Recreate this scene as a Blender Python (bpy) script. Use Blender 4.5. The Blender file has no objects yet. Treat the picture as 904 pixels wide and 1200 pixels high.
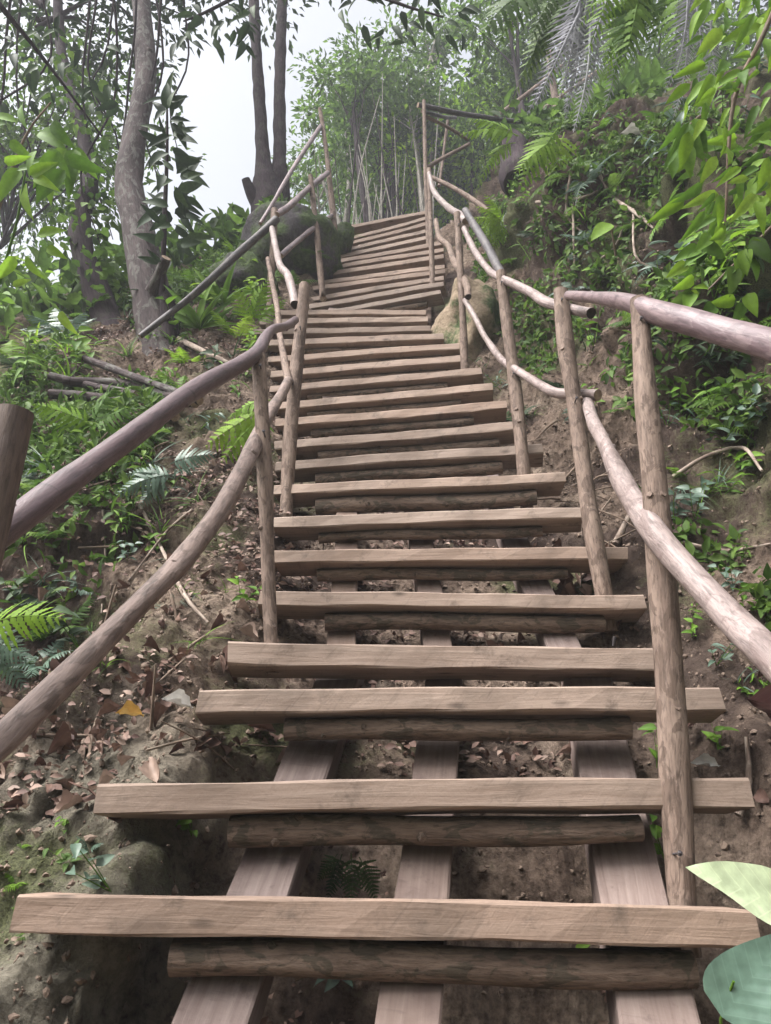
import bpy, math, random
import numpy as np
from mathutils import Vector, Matrix, Quaternion
from mathutils.bvhtree import BVHTree

random.seed(7); rng = np.random.default_rng(7)
scene = bpy.context.scene
COL = scene.collection

# ------------------------------------------------------------------ camera
PITCH = math.radians(26.0); FPX = 900.0
SP, CP = math.sin(PITCH), math.cos(PITCH)
cam_d = bpy.data.cameras.new('camera'); cam = bpy.data.objects.new('camera', cam_d); COL.objects.link(cam)
cam_d.sensor_fit = 'VERTICAL'; cam_d.angle_y = 2*math.atan(600/FPX)
cam_d.clip_start = 0.02; cam_d.clip_end = 600
cam.location = (0, 0, 0); cam.rotation_euler = (math.pi/2+PITCH, 0, 0)
scene.camera = cam
# ------------------------------------------------------------------ world, sun, exposure
SUN_EL, SUN_AZ = math.radians(56), math.radians(236)     # azimuth clockwise from +Y
w = bpy.data.worlds.new('World'); scene.world = w; w.use_nodes = True
nt = w.node_tree; bg = nt.nodes['Background']
sky = nt.nodes.new('ShaderNodeTexSky'); sky.sky_type = 'NISHITA'; sky.sun_disc = False
sky.sun_elevation = SUN_EL; sky.sun_rotation = SUN_AZ; sky.dust_density = 6.0; sky.air_density = 1.0; sky.ozone_density = 1.0
hs = nt.nodes.new('ShaderNodeHueSaturation'); hs.inputs['Saturation'].default_value = 0.28
nt.links.new(sky.outputs[0], hs.inputs['Color']); nt.links.new(hs.outputs[0], bg.inputs['Color'])
bg.inputs['Strength'].default_value = 0.09
sl = bpy.data.lights.new('sun', 'SUN'); so = bpy.data.objects.new('sun', sl); COL.objects.link(so)
sl.energy = 2.6; sl.angle = math.radians(40); sl.color = (1.0, 0.97, 0.95)
sd = Vector((math.sin(SUN_AZ)*math.cos(SUN_EL), math.cos(SUN_AZ)*math.cos(SUN_EL), math.sin(SUN_EL)))
so.rotation_euler = sd.to_track_quat('Z', 'Y').to_euler()
scene.view_settings.view_transform = 'Standard'; scene.view_settings.look = 'None'
scene.view_settings.exposure = 1.87; scene.view_settings.gamma = 1.0
HAZE = 0.0035
scene.cycles.use_denoising = True
scene.cycles.max_bounces = 6; scene.cycles.diffuse_bounces = 1; scene.cycles.glossy_bounces = 2
scene.cycles.transmission_bounces = 4; scene.cycles.volume_bounces = 1; scene.cycles.transparent_max_bounces = 4

# ------------------------------------------------------------------ helpers
def P(px, py, Z):
    """World point on the ray of photo pixel (px,py) at depth Z in front of the camera."""
    u = (px-452)/FPX; v = (600-py)/FPX
    return Vector((u*Z, Z*(CP - v*SP), Z*(SP + v*CP)))

def smooth(a, b, x):
    t = np.clip((x-a)/(b-a), 0, 1); return t*t*(3-2*t)

def _hash(ix, iy, iz):
    h = (ix*374761393 + iy*668265263 + iz*2147483647) & 0xffffffff
    h = ((h ^ (h >> 13))*1274126177) & 0xffffffff
    return ((h ^ (h >> 16)) & 0xffff)/65535.0

def vnoise(x, y, z):
    ix = np.floor(x).astype(np.int64); iy = np.floor(y).astype(np.int64); iz = np.floor(z).astype(np.int64)
    fx = x-ix; fy = y-iy; fz = z-iz
    fx = fx*fx*(3-2*fx); fy = fy*fy*(3-2*fy); fz = fz*fz*(3-2*fz)
    r = 0
    for dx in (0, 1):
        for dy in (0, 1):
            for dz in (0, 1):
                wgt = (fx if dx else 1-fx)*(fy if dy else 1-fy)*(fz if dz else 1-fz)
                r = r + wgt*_hash(ix+dx, iy+dy, iz+dz)
    return r*2-1

def fbm(x, y, z, f, octv=4, gain=0.5):
    s = 0; a = 1
    for _ in range(octv):
        s = s + a*vnoise(x*f+11.3, y*f+5.7, z*f+2.1); a *= gain; f *= 2.03
    return s

def link(o, parent=None):
    COL.objects.link(o)
    if parent is not None: o.parent = parent
    return o

def tag(o, label=None, cat=None, group=None, kind=None):
    if label: o['label'] = label
    if cat: o['category'] = cat
    if group: o['group'] = group
    if kind: o['kind'] = kind
    return o

def empty(name, loc, label=None, cat=None, group=None):
    o = bpy.data.objects.new(name, None); o.empty_display_size = 0.1; o.location = loc
    link(o); return tag(o, label, cat, group)

def mesh_np(name, V, F, mats=(), smooth_s=True, fmat=None, var=None, uv=None, bk=None):
    me = bpy.data.meshes.new(name)
    V = np.asarray(V, dtype=np.float32)
    if isinstance(F, np.ndarray):
        k = F.shape[1]; n = len(F)
        me.vertices.add(len(V)); me.vertices.foreach_set('co', V.ravel())
        me.loops.add(n*k); me.loops.foreach_set('vertex_index', F.astype(np.int32).ravel())
        me.polygons.add(n); me.polygons.foreach_set('loop_start', np.arange(0, n*k, k, dtype=np.int32))
        me.polygons.foreach_set('loop_total', np.full(n, k, dtype=np.int32))
        me.update(calc_edges=True)
    else:
        me.from_pydata([tuple(map(float, v)) for v in V], [], F)
    for m in mats: me.materials.append(m)
    me.polygons.foreach_set('use_smooth', np.full(len(me.polygons), smooth_s))
    if fmat is not None: me.polygons.foreach_set('material_index', np.asarray(fmat, dtype=np.int32))
    if var is not None:
        a = me.attributes.new('var', 'FLOAT', 'POINT'); a.data.foreach_set('value', np.asarray(var, dtype=np.float32))
    if bk is not None:
        a = me.attributes.new('bk', 'FLOAT_VECTOR', 'POINT'); a.data.foreach_set('vector', np.asarray(bk, dtype=np.float32).ravel())
    if uv is not None:
        l = me.uv_layers.new(name='UVMap'); vi = np.zeros(len(me.loops), dtype=np.int32)
        me.loops.foreach_get('vertex_index', vi)
        l.data.foreach_set('uv', np.asarray(uv, dtype=np.float32)[vi].ravel())
    me.update()
    return me

def obj(name, me, parent=None, loc=(0, 0, 0)):
    o = bpy.data.objects.new(name, me); o.location = loc
    return link(o, parent)

# ------------------------------------------------------------------ materials
def newmat(name):
    m = bpy.data.materials.new(name); m.use_nodes = True
    return m, m.node_tree.nodes, m.node_tree.links, m.node_tree.nodes['Principled BSDF']

def N(nodes, t, **kw):
    n = nodes.new(t)
    for k, v in kw.items():
        if k in n.inputs: n.inputs[k].default_value = v
        else: setattr(n, k, v)
    return n

def ramp(nodes, stops):
    r = nodes.new('ShaderNodeValToRGB'); e = r.color_ramp.elements
    while len(e) < len(stops): e.new(0.5)
    for el, (p, c) in zip(e, stops):
        el.position = p; el.color = (*c, 1)
    return r

def mixrgb(nodes, links, fac, a, b, mode='MIX'):
    n = nodes.new('ShaderNodeMix'); n.data_type = 'RGBA'; n.blend_type = mode
    for s, v in ((n.inputs[0], fac), (n.inputs[6], a), (n.inputs[7], b)):
        if hasattr(v, 'links') or isinstance(v, bpy.types.NodeSocket): links.new(v, s)
        else: s.default_value = v if not isinstance(v, tuple) else (*v, 1)
    return n.outputs[2]

def mapping(nodes, links, src, scale, rot=(0, 0, 0)):
    m = nodes.new('ShaderNodeMapping'); m.inputs['Scale'].default_value = scale; m.inputs['Rotation'].default_value = rot
    links.new(src, m.inputs['Vector']); return m.outputs[0]

def bump(nodes, links, h, bsdf, strength, dist, prev=None):
    b = N(nodes, 'ShaderNodeBump', Strength=strength, Distance=dist)
    links.new(h, b.inputs['Height'])
    if prev: links.new(prev, b.inputs['Normal'])
    links.new(b.outputs[0], bsdf.inputs['Normal']); return b.outputs[0]

def mat_sawn(name, c1, c2, dirt, rough=0.75, warmc=(0.235, 0.158, 0.115)):
    """rough sawn timber, grain along local x"""
    m, n, l, b = newmat(name)
    tc = n.new('ShaderNodeTexCoord'); oi = n.new('ShaderNodeObjectInfo')
    off = n.new('ShaderNodeVectorMath'); off.operation = 'ADD'
    sc = n.new('ShaderNodeVectorMath'); sc.operation = 'SCALE'; sc.inputs['Scale'].default_value = 37.0
    cmb = n.new('ShaderNodeCombineXYZ')
    for i in range(3): l.new(oi.outputs['Random'], cmb.inputs[i])
    l.new(cmb.outputs[0], sc.inputs[0]); l.new(tc.outputs['Object'], off.inputs[0]); l.new(sc.outputs[0], off.inputs[1])
    v = off.outputs[0]
    gr = N(n, 'ShaderNodeTexNoise', Scale=1.0, Detail=6.0, Roughness=0.62, Distortion=0.6)
    l.new(mapping(n, l, v, (3.5, 60, 60)), gr.inputs['Vector'])
    big = N(n, 'ShaderNodeTexNoise', Scale=5.0, Detail=5.0, Roughness=0.6)
    l.new(v, big.inputs['Vector'])
    saw = N(n, 'ShaderNodeTexNoise', Scale=1.0, Detail=3.0, Roughness=0.7, Distortion=0.3)
    l.new(mapping(n, l, mapping(n, l, v, (1, 1, 1), (0, math.radians(-38), 0)), (75, 6, 6)), saw.inputs['Vector'])
    fine = N(n, 'ShaderNodeTexNoise', Scale=140.0, Detail=3.0); l.new(v, fine.inputs['Vector'])
    r = ramp(n, [(0.25, c2), (0.5, tuple(0.5*(x+y) for x, y in zip(c1, c2))), (0.78, c1)])
    l.new(gr.outputs['Fac'], r.inputs[0])
    hv = n.new('ShaderNodeHueSaturation'); l.new(r.outputs[0], hv.inputs['Color'])
    mr = N(n, 'ShaderNodeMapRange'); mr.inputs[3].default_value = 0.72; mr.inputs[4].default_value = 1.2
    l.new(oi.outputs['Random'], mr.inputs[0]); l.new(mr.outputs[0], hv.inputs['Value'])
    f7 = N(n, 'ShaderNodeMath'); f7.operation = 'MULTIPLY'; f7.inputs[1].default_value = 7.31; l.new(oi.outputs['Random'], f7.inputs[0])
    ff = N(n, 'ShaderNodeMath'); ff.operation = 'FRACT'; l.new(f7.outputs[0], ff.inputs[0])
    fm = N(n, 'ShaderNodeMath'); fm.operation = 'MULTIPLY'; fm.inputs[1].default_value = 0.55; l.new(ff.outputs[0], fm.inputs[0])
    warm = mixrgb(n, l, fm.outputs[0], hv.outputs[0], warmc)
    rs = ramp(n, [(0.33, (1, 1, 1)), (0.40, (0, 0, 0))]); l.new(saw.outputs['Fac'], rs.inputs[0])
    sm = n.new('ShaderNodeMath'); sm.operation = 'MULTIPLY'; sm.inputs[1].default_value = 0.5
    pm_ = ramp(n, [(0.42, (0, 0, 0)), (0.62, (1, 1, 1))]); l.new(big.outputs['Fac'], pm_.inputs[0])
    sp_ = n.new('ShaderNodeMath'); sp_.operation = 'MULTIPLY'; l.new(rs.outputs[0], sp_.inputs[0]); l.new(pm_.outputs[0], sp_.inputs[1])
    l.new(sp_.outputs[0], sm.inputs[0])
    c = mixrgb(n, l, sm.outputs[0], warm, tuple(x*0.55 for x in c2))
    rd = ramp(n, [(0.50, (0, 0, 0)), (0.72, (0.75, 0.75, 0.75))]); l.new(big.outputs['Fac'], rd.inputs[0])
    c = mixrgb(n, l, rd.outputs[0], c, dirt)
    vk = N(n, 'ShaderNodeTexVoronoi', Scale=1.0); l.new(mapping(n, l, v, (5, 13, 13)), vk.inputs['Vector'])
    rk = ramp(n, [(0.03, (.85, .85, .85)), (0.14, (0, 0, 0))]); l.new(vk.outputs['Distance'], rk.inputs[0])
    c = mixrgb(n, l, rk.outputs[0], c, tuple(x*.38 for x in c2))
    mud = N(n, 'ShaderNodeTexNoise', Scale=14.0, Detail=7.0, Roughness=0.72); l.new(v, mud.inputs['Vector'])
    rmd = ramp(n, [(0.56, (0, 0, 0)), (0.70, (.7, .7, .7))]); l.new(mud.outputs['Fac'], rmd.inputs[0])
    c = mixrgb(n, l, rmd.outputs[0], c, tuple(x*.75 for x in dirt))
    l.new(c, b.inputs['Base Color']); b.inputs['Roughness'].default_value = rough; b.inputs['Specular IOR Level'].default_value = 0.25
    p = bump(n, l, gr.outputs['Fac'], b, 0.35, 0.006)
    p = bump(n, l, saw.outputs['Fac'], b, 0.14, 0.005, p)
    bump(n, l, fine.outputs['Fac'], b, 0.25, 0.002, p)
    return m

def mat_bark(name, c1, c2, c3, rough=0.7, spec=0.3, scale=1.0, bumps=0.5, rings=0.0):
    """bark in straightened-log coordinates (attribute bk: round the log x,y, along it z)"""
    m, n, l, b = newmat(name)
    at = n.new('ShaderNodeAttribute'); at.attribute_name = 'bk'; v = at.outputs['Vector']
    a = N(n, 'ShaderNodeTexNoise', Scale=1.0, Detail=6.0, Roughness=0.62); l.new(mapping(n, l, v, (22*scale, 22*scale, 7*scale)), a.inputs['Vector'])
    d = N(n, 'ShaderNodeTexNoise', Scale=1.0, Detail=6.0, Roughness=0.68, Distortion=0.4); l.new(mapping(n, l, v, (150*scale, 150*scale, 26*scale)), d.inputs['Vector'])
    g = N(n, 'ShaderNodeTexNoise', Scale=1.0, Detail=7.0, Roughness=0.6, Distortion=0.8); l.new(mapping(n, l, v, (30*scale, 30*scale, 17*scale)), g.inputs['Vector'])
    e = N(n, 'ShaderNodeTexNoise', Scale=1.0, Detail=3.0, Roughness=0.6); l.new(mapping(n, l, v, (9*scale, 9*scale, 60*scale)), e.inputs['Vector'])
    r = ramp(n, [(0.32, c2), (0.68, c1)]); l.new(a.outputs['Fac'], r.inputs[0])
    r2 = ramp(n, [(0.52, (0, 0, 0)), (0.57, (0.8, 0.8, 0.8))]); l.new(g.outputs['Fac'], r2.inputs[0])
    c = mixrgb(n, l, r2.outputs[0], r.outputs[0], c3)
    r3 = ramp(n, [(0.34, (0.4, 0.4, 0.4)), (0.55, (1, 1, 1))]); l.new(d.outputs['Fac'], r3.inputs[0])
    c = mixrgb(n, l, 0.8, c, r3.outputs[0], 'MULTIPLY')
    if rings:
        r4 = ramp(n, [(0.30, (0.35, 0.3, 0.3)), (0.36, (1, 1, 1))]); l.new(e.outputs['Fac'], r4.inputs[0])
        c = mixrgb(n, l, rings, c, r4.outputs[0], 'MULTIPLY')
    l.new(c, b.inputs['Base Color']); b.inputs['Roughness'].default_value = rough; b.inputs['Specular IOR Level'].default_value = spec
    p = bump(n, l, d.outputs['Fac'], b, bumps, 0.008)
    p = bump(n, l, r2.outputs[0], b, bumps*.6, 0.004, p)
    bump(n, l, a.outputs['Fac'], b, bumps*.7, 0.02, p)
    return m

def mat_plain(name, c1, c2, scale=20.0, rough=0.8, bs=0.4, spec=0.2, bd=0.01):
    m, n, l, b = newmat(name)
    tc = n.new('ShaderNodeTexCoord')
    a = N(n, 'ShaderNodeTexNoise', Scale=scale, Detail=6.0, Roughness=0.65); l.new(tc.outputs['Object'], a.inputs['Vector'])
    r = ramp(n, [(0.3, c2), (0.7, c1)]); l.new(a.outputs['Fac'], r.inputs[0])
    l.new(r.outputs[0], b.inputs['Base Color']); b.inputs['Roughness'].default_value = rough
    b.inputs['Specular IOR Level'].default_value = spec
    bump(n, l, a.outputs['Fac'], b, bs, bd)
    return m

def mat_leaf(name, ca, cb, cc=None, rough=0.6, trans=0.35, use_var=True, veins=False, spec=0.2):
    m, n, l, b = newmat(name)
    oi = n.new('ShaderNodeObjectInfo'); at = n.new('ShaderNodeAttribute'); at.attribute_name = 'var'
    ad = n.new('ShaderNodeMath'); ad.operation = 'ADD'
    l.new(oi.outputs['Random'], ad.inputs[0]); l.new(at.outputs['Fac'], ad.inputs[1])
    fr = n.new('ShaderNodeMath'); fr.operation = 'FRACT'; l.new(ad.outputs[0], fr.inputs[0])
    st = [(0.0, ca), (0.6, cb)] + ([(1.0, cc)] if cc else [])
    r = ramp(n, st); l.new(fr.outputs[0], r.inputs[0])
    tc = n.new('ShaderNodeTexCoord')
    a = N(n, 'ShaderNodeTexNoise', Scale=30.0, Detail=4.0); l.new(tc.outputs['Object'], a.inputs['Vector'])
    rr = ramp(n, [(0.3, (0.7, 0.7, 0.7)), (0.7, (1.15, 1.15, 1.15))]); l.new(a.outputs['Fac'], rr.inputs[0])
    c = mixrgb(n, l, 1.0, r.outputs[0], rr.outputs[0], 'MULTIPLY')
    if veins:
        uv = n.new('ShaderNodeSeparateXYZ'); l.new(tc.outputs['UV'], uv.inputs[0])
        ab = n.new('ShaderNodeMath'); ab.operation = 'ABSOLUTE'
        sb = n.new('ShaderNodeMath'); sb.operation = 'SUBTRACT'; sb.inputs[1].default_value = 0.5
        l.new(uv.outputs[0], sb.inputs[0]); l.new(sb.outputs[0], ab.inputs[0])
        mm = n.new('ShaderNodeMath'); mm.operation = 'MULTIPLY_ADD'; mm.inputs[1].default_value = -0.55
        l.new(ab.outputs[0], mm.inputs[0]); l.new(uv.outputs[1], mm.inputs[2])
        ml = n.new('ShaderNodeMath'); ml.operation = 'MULTIPLY'; ml.inputs[1].default_value = 44.0; l.new(mm.outputs[0], ml.inputs[0])
        sn = n.new('ShaderNodeMath'); sn.operation = 'SINE'; l.new(ml.outputs[0], sn.inputs[0])
        rv = ramp(n, [(0.92, (0, 0, 0)), (1.0, (0.18, 0.18, 0.18))]); l.new(sn.outputs[0], rv.inputs[0])
        c = mixrgb(n, l, rv.outputs[0], c, tuple(min(1, x*1.6+0.03) for x in cb))
        bump(n, l, sn.outputs[0], b, 0.08, 0.003)
    l.new(c, b.inputs['Base Color']); b.inputs['Roughness'].default_value = rough; b.inputs['Specular IOR Level'].default_value = spec
    tr = n.new('ShaderNodeBsdfTranslucent'); l.new(c, tr.inputs['Color'])
    mx = n.new('ShaderNodeMixShader'); mx.inputs[0].default_value = trans
    l.new(b.outputs[0], mx.inputs[1]); l.new(tr.outputs[0], mx.inputs[2])
    l.new(mx.outputs[0], n['Material Output'].inputs['Surface'])
    return m

M = {}
M['tread'] = mat_sawn('sawn_tread_wood', (0.335, 0.268, 0.222), (0.18, 0.132, 0.104), (0.115, 0.087, 0.069))
M['stringer'] = mat_sawn('weathered_stringer_wood', (0.19, 0.15, 0.135), (0.10, 0.072, 0.064), (0.055, 0.034, 0.03))
M['log'] = mat_bark('support_log_bark', (0.20, 0.148, 0.115), (0.11, 0.078, 0.06), (0.07, 0.06, 0.045), rough=0.85, spec=0.15, bumps=0.7)
M['post'] = mat_bark('post_bark', (0.235, 0.175, 0.14), (0.14, 0.098, 0.077), (0.10, 0.07, 0.054), rough=0.75, spec=0.2, bumps=0.45)
M['rail'] = mat_bark('peeled_rail', (0.22, 0.16, 0.16), (0.13, 0.092, 0.095), (0.10, 0.065, 0.07), rough=0.42, spec=0.45, bumps=0.2, scale=0.8, rings=.6)
M['purple_rail'] = mat_bark('purple_brown_rail', (0.125, 0.085, 0.088), (0.075, 0.048, 0.052), (0.095, 0.062, 0.064), rough=0.4, spec=0.4, bumps=0.2, scale=0.8, rings=.7)
M['pale_rail'] = mat_bark('pale_rail', (0.28, 0.225, 0.21), (0.19, 0.145, 0.132), (0.15, 0.11, 0.10), rough=0.5, spec=0.35, bumps=0.35, scale=0.9, rings=.6)
M['brown_rail'] = mat_bark('brown_rail', (0.23, 0.172, 0.148), (0.14, 0.098, 0.082), (0.098, 0.07, 0.058), rough=0.55, spec=0.3, bumps=0.45, scale=0.9, rings=.4)
M['dark_rail'] = mat_bark('dark_rail', (0.075, 0.065, 0.068), (0.035, 0.03, 0.032), (0.10, 0.085, 0.08), rough=0.6, spec=0.35, bumps=0.3)
M['cut'] = mat_plain('cut_end', (0.36, 0.27, 0.20), (0.16, 0.11, 0.08), 60)
M['dark_cut'] = mat_plain('dark_cut_end', (0.05, 0.04, 0.035), (0.02, 0.016, 0.014), 60)
M['bark'] = mat_bark('tree_bark', (0.085, 0.066, 0.064), (0.04, 0.03, 0.031), (0.125, 0.12, 0.108), rough=0.85, spec=0.15, scale=0.6, bumps=0.8, rings=.6)
M['dark_bark'] = mat_bark('dark_tree_bark', (0.06, 0.045, 0.05), (0.025, 0.018, 0.022), (0.05, 0.045, 0.04), rough=0.9, spec=0.1, scale=0.5, bumps=0.9)
M['twig'] = mat_bark('twig_bark', (0.24, 0.18, 0.14), (0.12, 0.085, 0.065), (0.17, 0.14, 0.11), rough=0.85, spec=0.1, bumps=0.4)
M['root'] = mat_bark('pale_root', (0.36, 0.30, 0.25), (0.20, 0.155, 0.125), (0.14, 0.10, 0.08), rough=0.8, spec=0.15, bumps=0.4)
M['bamboo'] = mat_bark('dry_stem', (0.30, 0.28, 0.24), (0.17, 0.15, 0.13), (0.12, 0.11, 0.09), rough=0.7, spec=0.2, bumps=0.2)
M['clod'] = mat_plain('soil_clod', (0.22, 0.165, 0.125), (0.08, 0.056, 0.045), 30, bs=0.8)
M['lime'] = mat_leaf('lime_leaf', (0.13, 0.235, 0.018), (0.18, 0.31, 0.028), (0.23, 0.35, 0.04), trans=0.5)
M['green'] = mat_leaf('green_leaf', (0.06, 0.13, 0.016), (0.11, 0.215, 0.024), (0.16, 0.28, 0.035), trans=0.35)
M['mid'] = mat_leaf('mid_leaf', (0.038, 0.078, 0.016), (0.08, 0.145, 0.026), (0.13, 0.21, 0.04), trans=0.4)
M['grey_green'] = mat_leaf('grey_green_leaf', (0.06, 0.10, 0.07), (0.10, 0.15, 0.11), (0.15, 0.20, 0.155), trans=0.2, rough=0.35)
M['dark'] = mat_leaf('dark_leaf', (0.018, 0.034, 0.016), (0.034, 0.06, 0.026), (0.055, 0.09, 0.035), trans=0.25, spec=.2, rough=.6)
M['canopy'] = mat_leaf('canopy_leaf', (0.035, 0.065, 0.018), (0.075, 0.135, 0.028), (0.13, 0.22, 0.04), trans=0.5)
M['pale_big'] = mat_leaf('pale_big_leaf', (0.50, 0.60, 0.38), (0.54, 0.63, 0.40), trans=0.4, veins=True, rough=0.55)
M['teal_big'] = mat_leaf('blue_green_big_leaf', (0.085, 0.145, 0.11), (0.10, 0.165, 0.125), trans=0.15, veins=True, rough=0.3, spec=0.5)
M['dead'] = mat_leaf('dead_leaf', (0.075, 0.042, 0.034), (0.17, 0.105, 0.082), (0.27, 0.20, 0.16), trans=0.1, rough=0.6)
M['yellow'] = mat_leaf('yellow_leaf', (0.42, 0.26, 0.07), (0.45, 0.29, 0.09), trans=0.2)
M['maroon'] = mat_leaf('maroon_leaf', (0.14, 0.07, 0.07), (0.17, 0.09, 0.085), trans=0.1, rough=0.35, veins=True, spec=0.5)
M['white_leaf'] = mat_leaf('pale_dry_leaf', (0.6, 0.58, 0.55), (0.62, 0.6, 0.57), trans=0.1)
M['dry_fern'] = mat_leaf('dry_grey_fern', (0.22, 0.22, 0.245), (0.30, 0.30, 0.325), (0.38, 0.38, 0.40), trans=0.25, rough=0.8)
M['straw'] = mat_leaf('straw', (0.30, 0.24, 0.16), (0.42, 0.36, 0.25), trans=0.2, rough=0.7)

# ------------------------------------------------------------------ tubes (poles, logs, trunks)
def catmull(pts, rad, step):
    pts = [Vector(p) for p in pts]
    if len(pts) == 2:
        pts = [pts[0], pts[0].lerp(pts[1], 0.5), pts[1]]; rad = [rad[0], 0.5*(rad[0]+rad[1]), rad[1]]
    P0 = [pts[0]*2-pts[1]] + pts + [pts[-1]*2-pts[-2]]
    out, ro = [], []
    for i in range(1, len(P0)-2):
        a, b, c, d = P0[i-1:i+3]
        k = max(2, int((c-b).length/step))
        for j in range(k):
            t = j/k
            out.append(0.5*((2*b)+(c-a)*t+(2*a-5*b+4*c-d)*t*t+(3*b-a-3*c+d)*t**3))
            ro.append(rad[i-1]*(1-t)+rad[i]*t)
    out.append(pts[-1]); ro.append(rad[-1])
    return out, ro

def tube_geo(pts, rad, seg=12, step=0.06, lump=0.06, seed=0, wob=0.0):
    """V, F (python lists), cap face indices"""
    c, r = catmull(pts, rad, step)
    n = len(c); V = []; F = []; B = tube_geo.B = []
    t0 = (c[1]-c[0]).normalized()
    ref = Vector((0, 0, 1)) if abs(t0.z) < 0.9 else Vector((1, 0, 0))
    u = t0.cross(ref).normalized()
    C = np.array([tuple(p) for p in c])
    ll = np.arange(n)*step
    for i in range(n):
        t = (c[min(i+1, n-1)]-c[max(i-1, 0)]).normalized()
        u = (u - t*u.dot(t)).normalized(); v = t.cross(u)
        wx = wob*math.sin(ll[i]*3.1+seed)+wob*0.6*math.sin(ll[i]*7.7+seed*2.3)
        cc = c[i]+u*wx
        for k in range(seg):
            a = 2*math.pi*k/seg
            q = 1+lump*(math.sin(2*a+seed+ll[i]*5)*0.5+math.sin(3*a-ll[i]*11+seed*1.7)*0.5+math.sin(ll[i]*17+seed*3.1)*0.6)
            V.append(cc+(u*math.cos(a)+v*math.sin(a))*r[i]*q); B.append((r[i]*math.cos(a), r[i]*math.sin(a), ll[i]+seed*1.37))
    for i in range(n-1):
        for k in range(seg):
            F.append((i*seg+k, i*seg+(k+1) % seg, (i+1)*seg+(k+1) % seg, (i+1)*seg+k))
    caps = []
    for base, fl in ((0, True), ((n-1)*seg, False)):
        ring = [base+k for k in range(seg)]
        # dup ring so the cut end is flat shaded
        s = len(V); V.extend([V[j].copy() for j in ring]); B.extend([B[j] for j in ring]); ring2 = list(range(s, s+seg))
        caps.append(len(F)); F.append(tuple(reversed(ring2)) if fl else tuple(ring2))
    return V, F, caps

def tube_mesh(name, pts, rad, mat, cut=None, seg=12, step=0.06, lump=0.06, seed=0, wob=0.0, knots=0, origin=None):
    V, F, caps = tube_geo(pts, rad, seg, step, lump, seed, wob); BK = list(tube_geo.B)
    rr = random.Random(seed)
    if knots:
        c, r = catmull(pts, rad, step)
        for _ in range(knots):
            i = rr.randrange(1, len(c)-1); t = (c[i+1]-c[i-1]).normalized()
            d = Vector((rr.uniform(-1, 1), rr.uniform(-1, .3), rr.uniform(-1, 1))); d = (d-t*d.dot(t)).normalized()
            p = c[i]+d*r[i]*0.75
            v2, f2, c2 = tube_geo([p, p+d*r[i]*0.33+t*r[i]*.1], [r[i]*0.42, r[i]*0.24], 7, 0.05, 0.1, seed)
            o = len(V); V += v2; BK += tube_geo.B; F += [tuple(j+o for j in f) for f in f2]
    fm = np.zeros(len(F), dtype=np.int32)
    if cut:
        for k in caps: fm[k] = 1
    if origin is not None: V = [v-origin for v in V]
    me = mesh_np(name, np.array([tuple(v) for v in V]), F, [mat] + ([cut] if cut else []), True, fm, bk=BK)
    return me

def pole(name, pp, mat, parent, org, cut='cut', seg=12, lump=0.07, wob=0.0, seed=None, knots=0, step=0.05):
    """pp: list of (px, py, Z, diameter in px)"""
    pts = [P(a, b, z) for a, b, z, d in pp]; rad = [0.5*d*z/FPX for a, b, z, d in pp]
    seed = seed if seed is not None else random.randrange(1000)
    o = obj(name, tube_mesh(name, pts, rad, M[mat], M[cut], seg, step, lump, seed, wob, knots, org), parent)
    return o

# ------------------------------------------------------------------ stair data (read off the photograph, front lower edge of each tread)
TR = [ # xl, yl, xr, yr, depth, thickness
 (12, 1092, 893, 1113, 1.22, .057), (111, 953, 884, 946, 1.46, .055), (227, 836, 853, 832, 1.72, .054), (265, 778, 785, 787, 1.98, .060),
 (301, 710, 760, 713, 2.25, .045), (322, 659, 735, 656, 2.50, .046), (319, 618.5, 685, 607, 2.76, .045), (322, 580, 662, 564, 3.03, .044),
 (322, 551.6, 637, 530, 3.30, .047), (322, 527, 606, 504, 3.57, .047), (323, 500, 594, 479, 3.83, .048), (320, 480, 578, 457.5, 4.08, .047),
 (315, 459.5, 566, 438.6, 4.32, .046), (317, 441.6, 541, 423.7, 4.52, .047), (314, 424, 539, 408.7, 4.70, .045), (300, 406, 520, 397, 4.86, .049),
 (297, 392, 504, 388, 5.05, .047), (305, 380, 501, 377, 5.25, .048), (310, 368.5, 500, 369, 5.42, .045),
 (361, 373, 517, 344.5, 5.72, .042), (355, 363, 521, 335, 5.88, .048), (355, 354, 520, 328, 6.03, .046), (362, 341, 521, 320, 6.18, .046),
 (379, 333, 521, 314.5, 6.35, .047), (381, 323.5, 521, 302.5, 6.53, .048), (383, 316.5, 520, 294.5, 6.73, .046), (387, 310, 518, 287, 6.93, .047),
 (392, 303.5, 506, 279.5, 7.13, .046), (395, 297, 505, 271, 7.33, .045), (398, 290, 504, 263, 7.53, .045), (400, 284, 503, 256.5, 7.73, .045),
 (404, 268.5, 500, 250, 7.98, .045)]
LOGS = {0: (197, 823, .058), 1: (265, 757, .056), 2: (333, 745, .050), 4: (380, 712, .052), 5: (371, 668, .040), 6: (373, 638, .038), 7: (370, 630, .066),
        8: (370, 590, .056), 9: (373, 585, .05), 10: (365, 556, .05), 11: (360, 541, .046), 12: (360, 525, .044), 13: (356, 522, .04), 14: (352, 518, .04),
        15: (350, 505, .04), 19: (450, 500, .05)}
tread_fr = []
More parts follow.
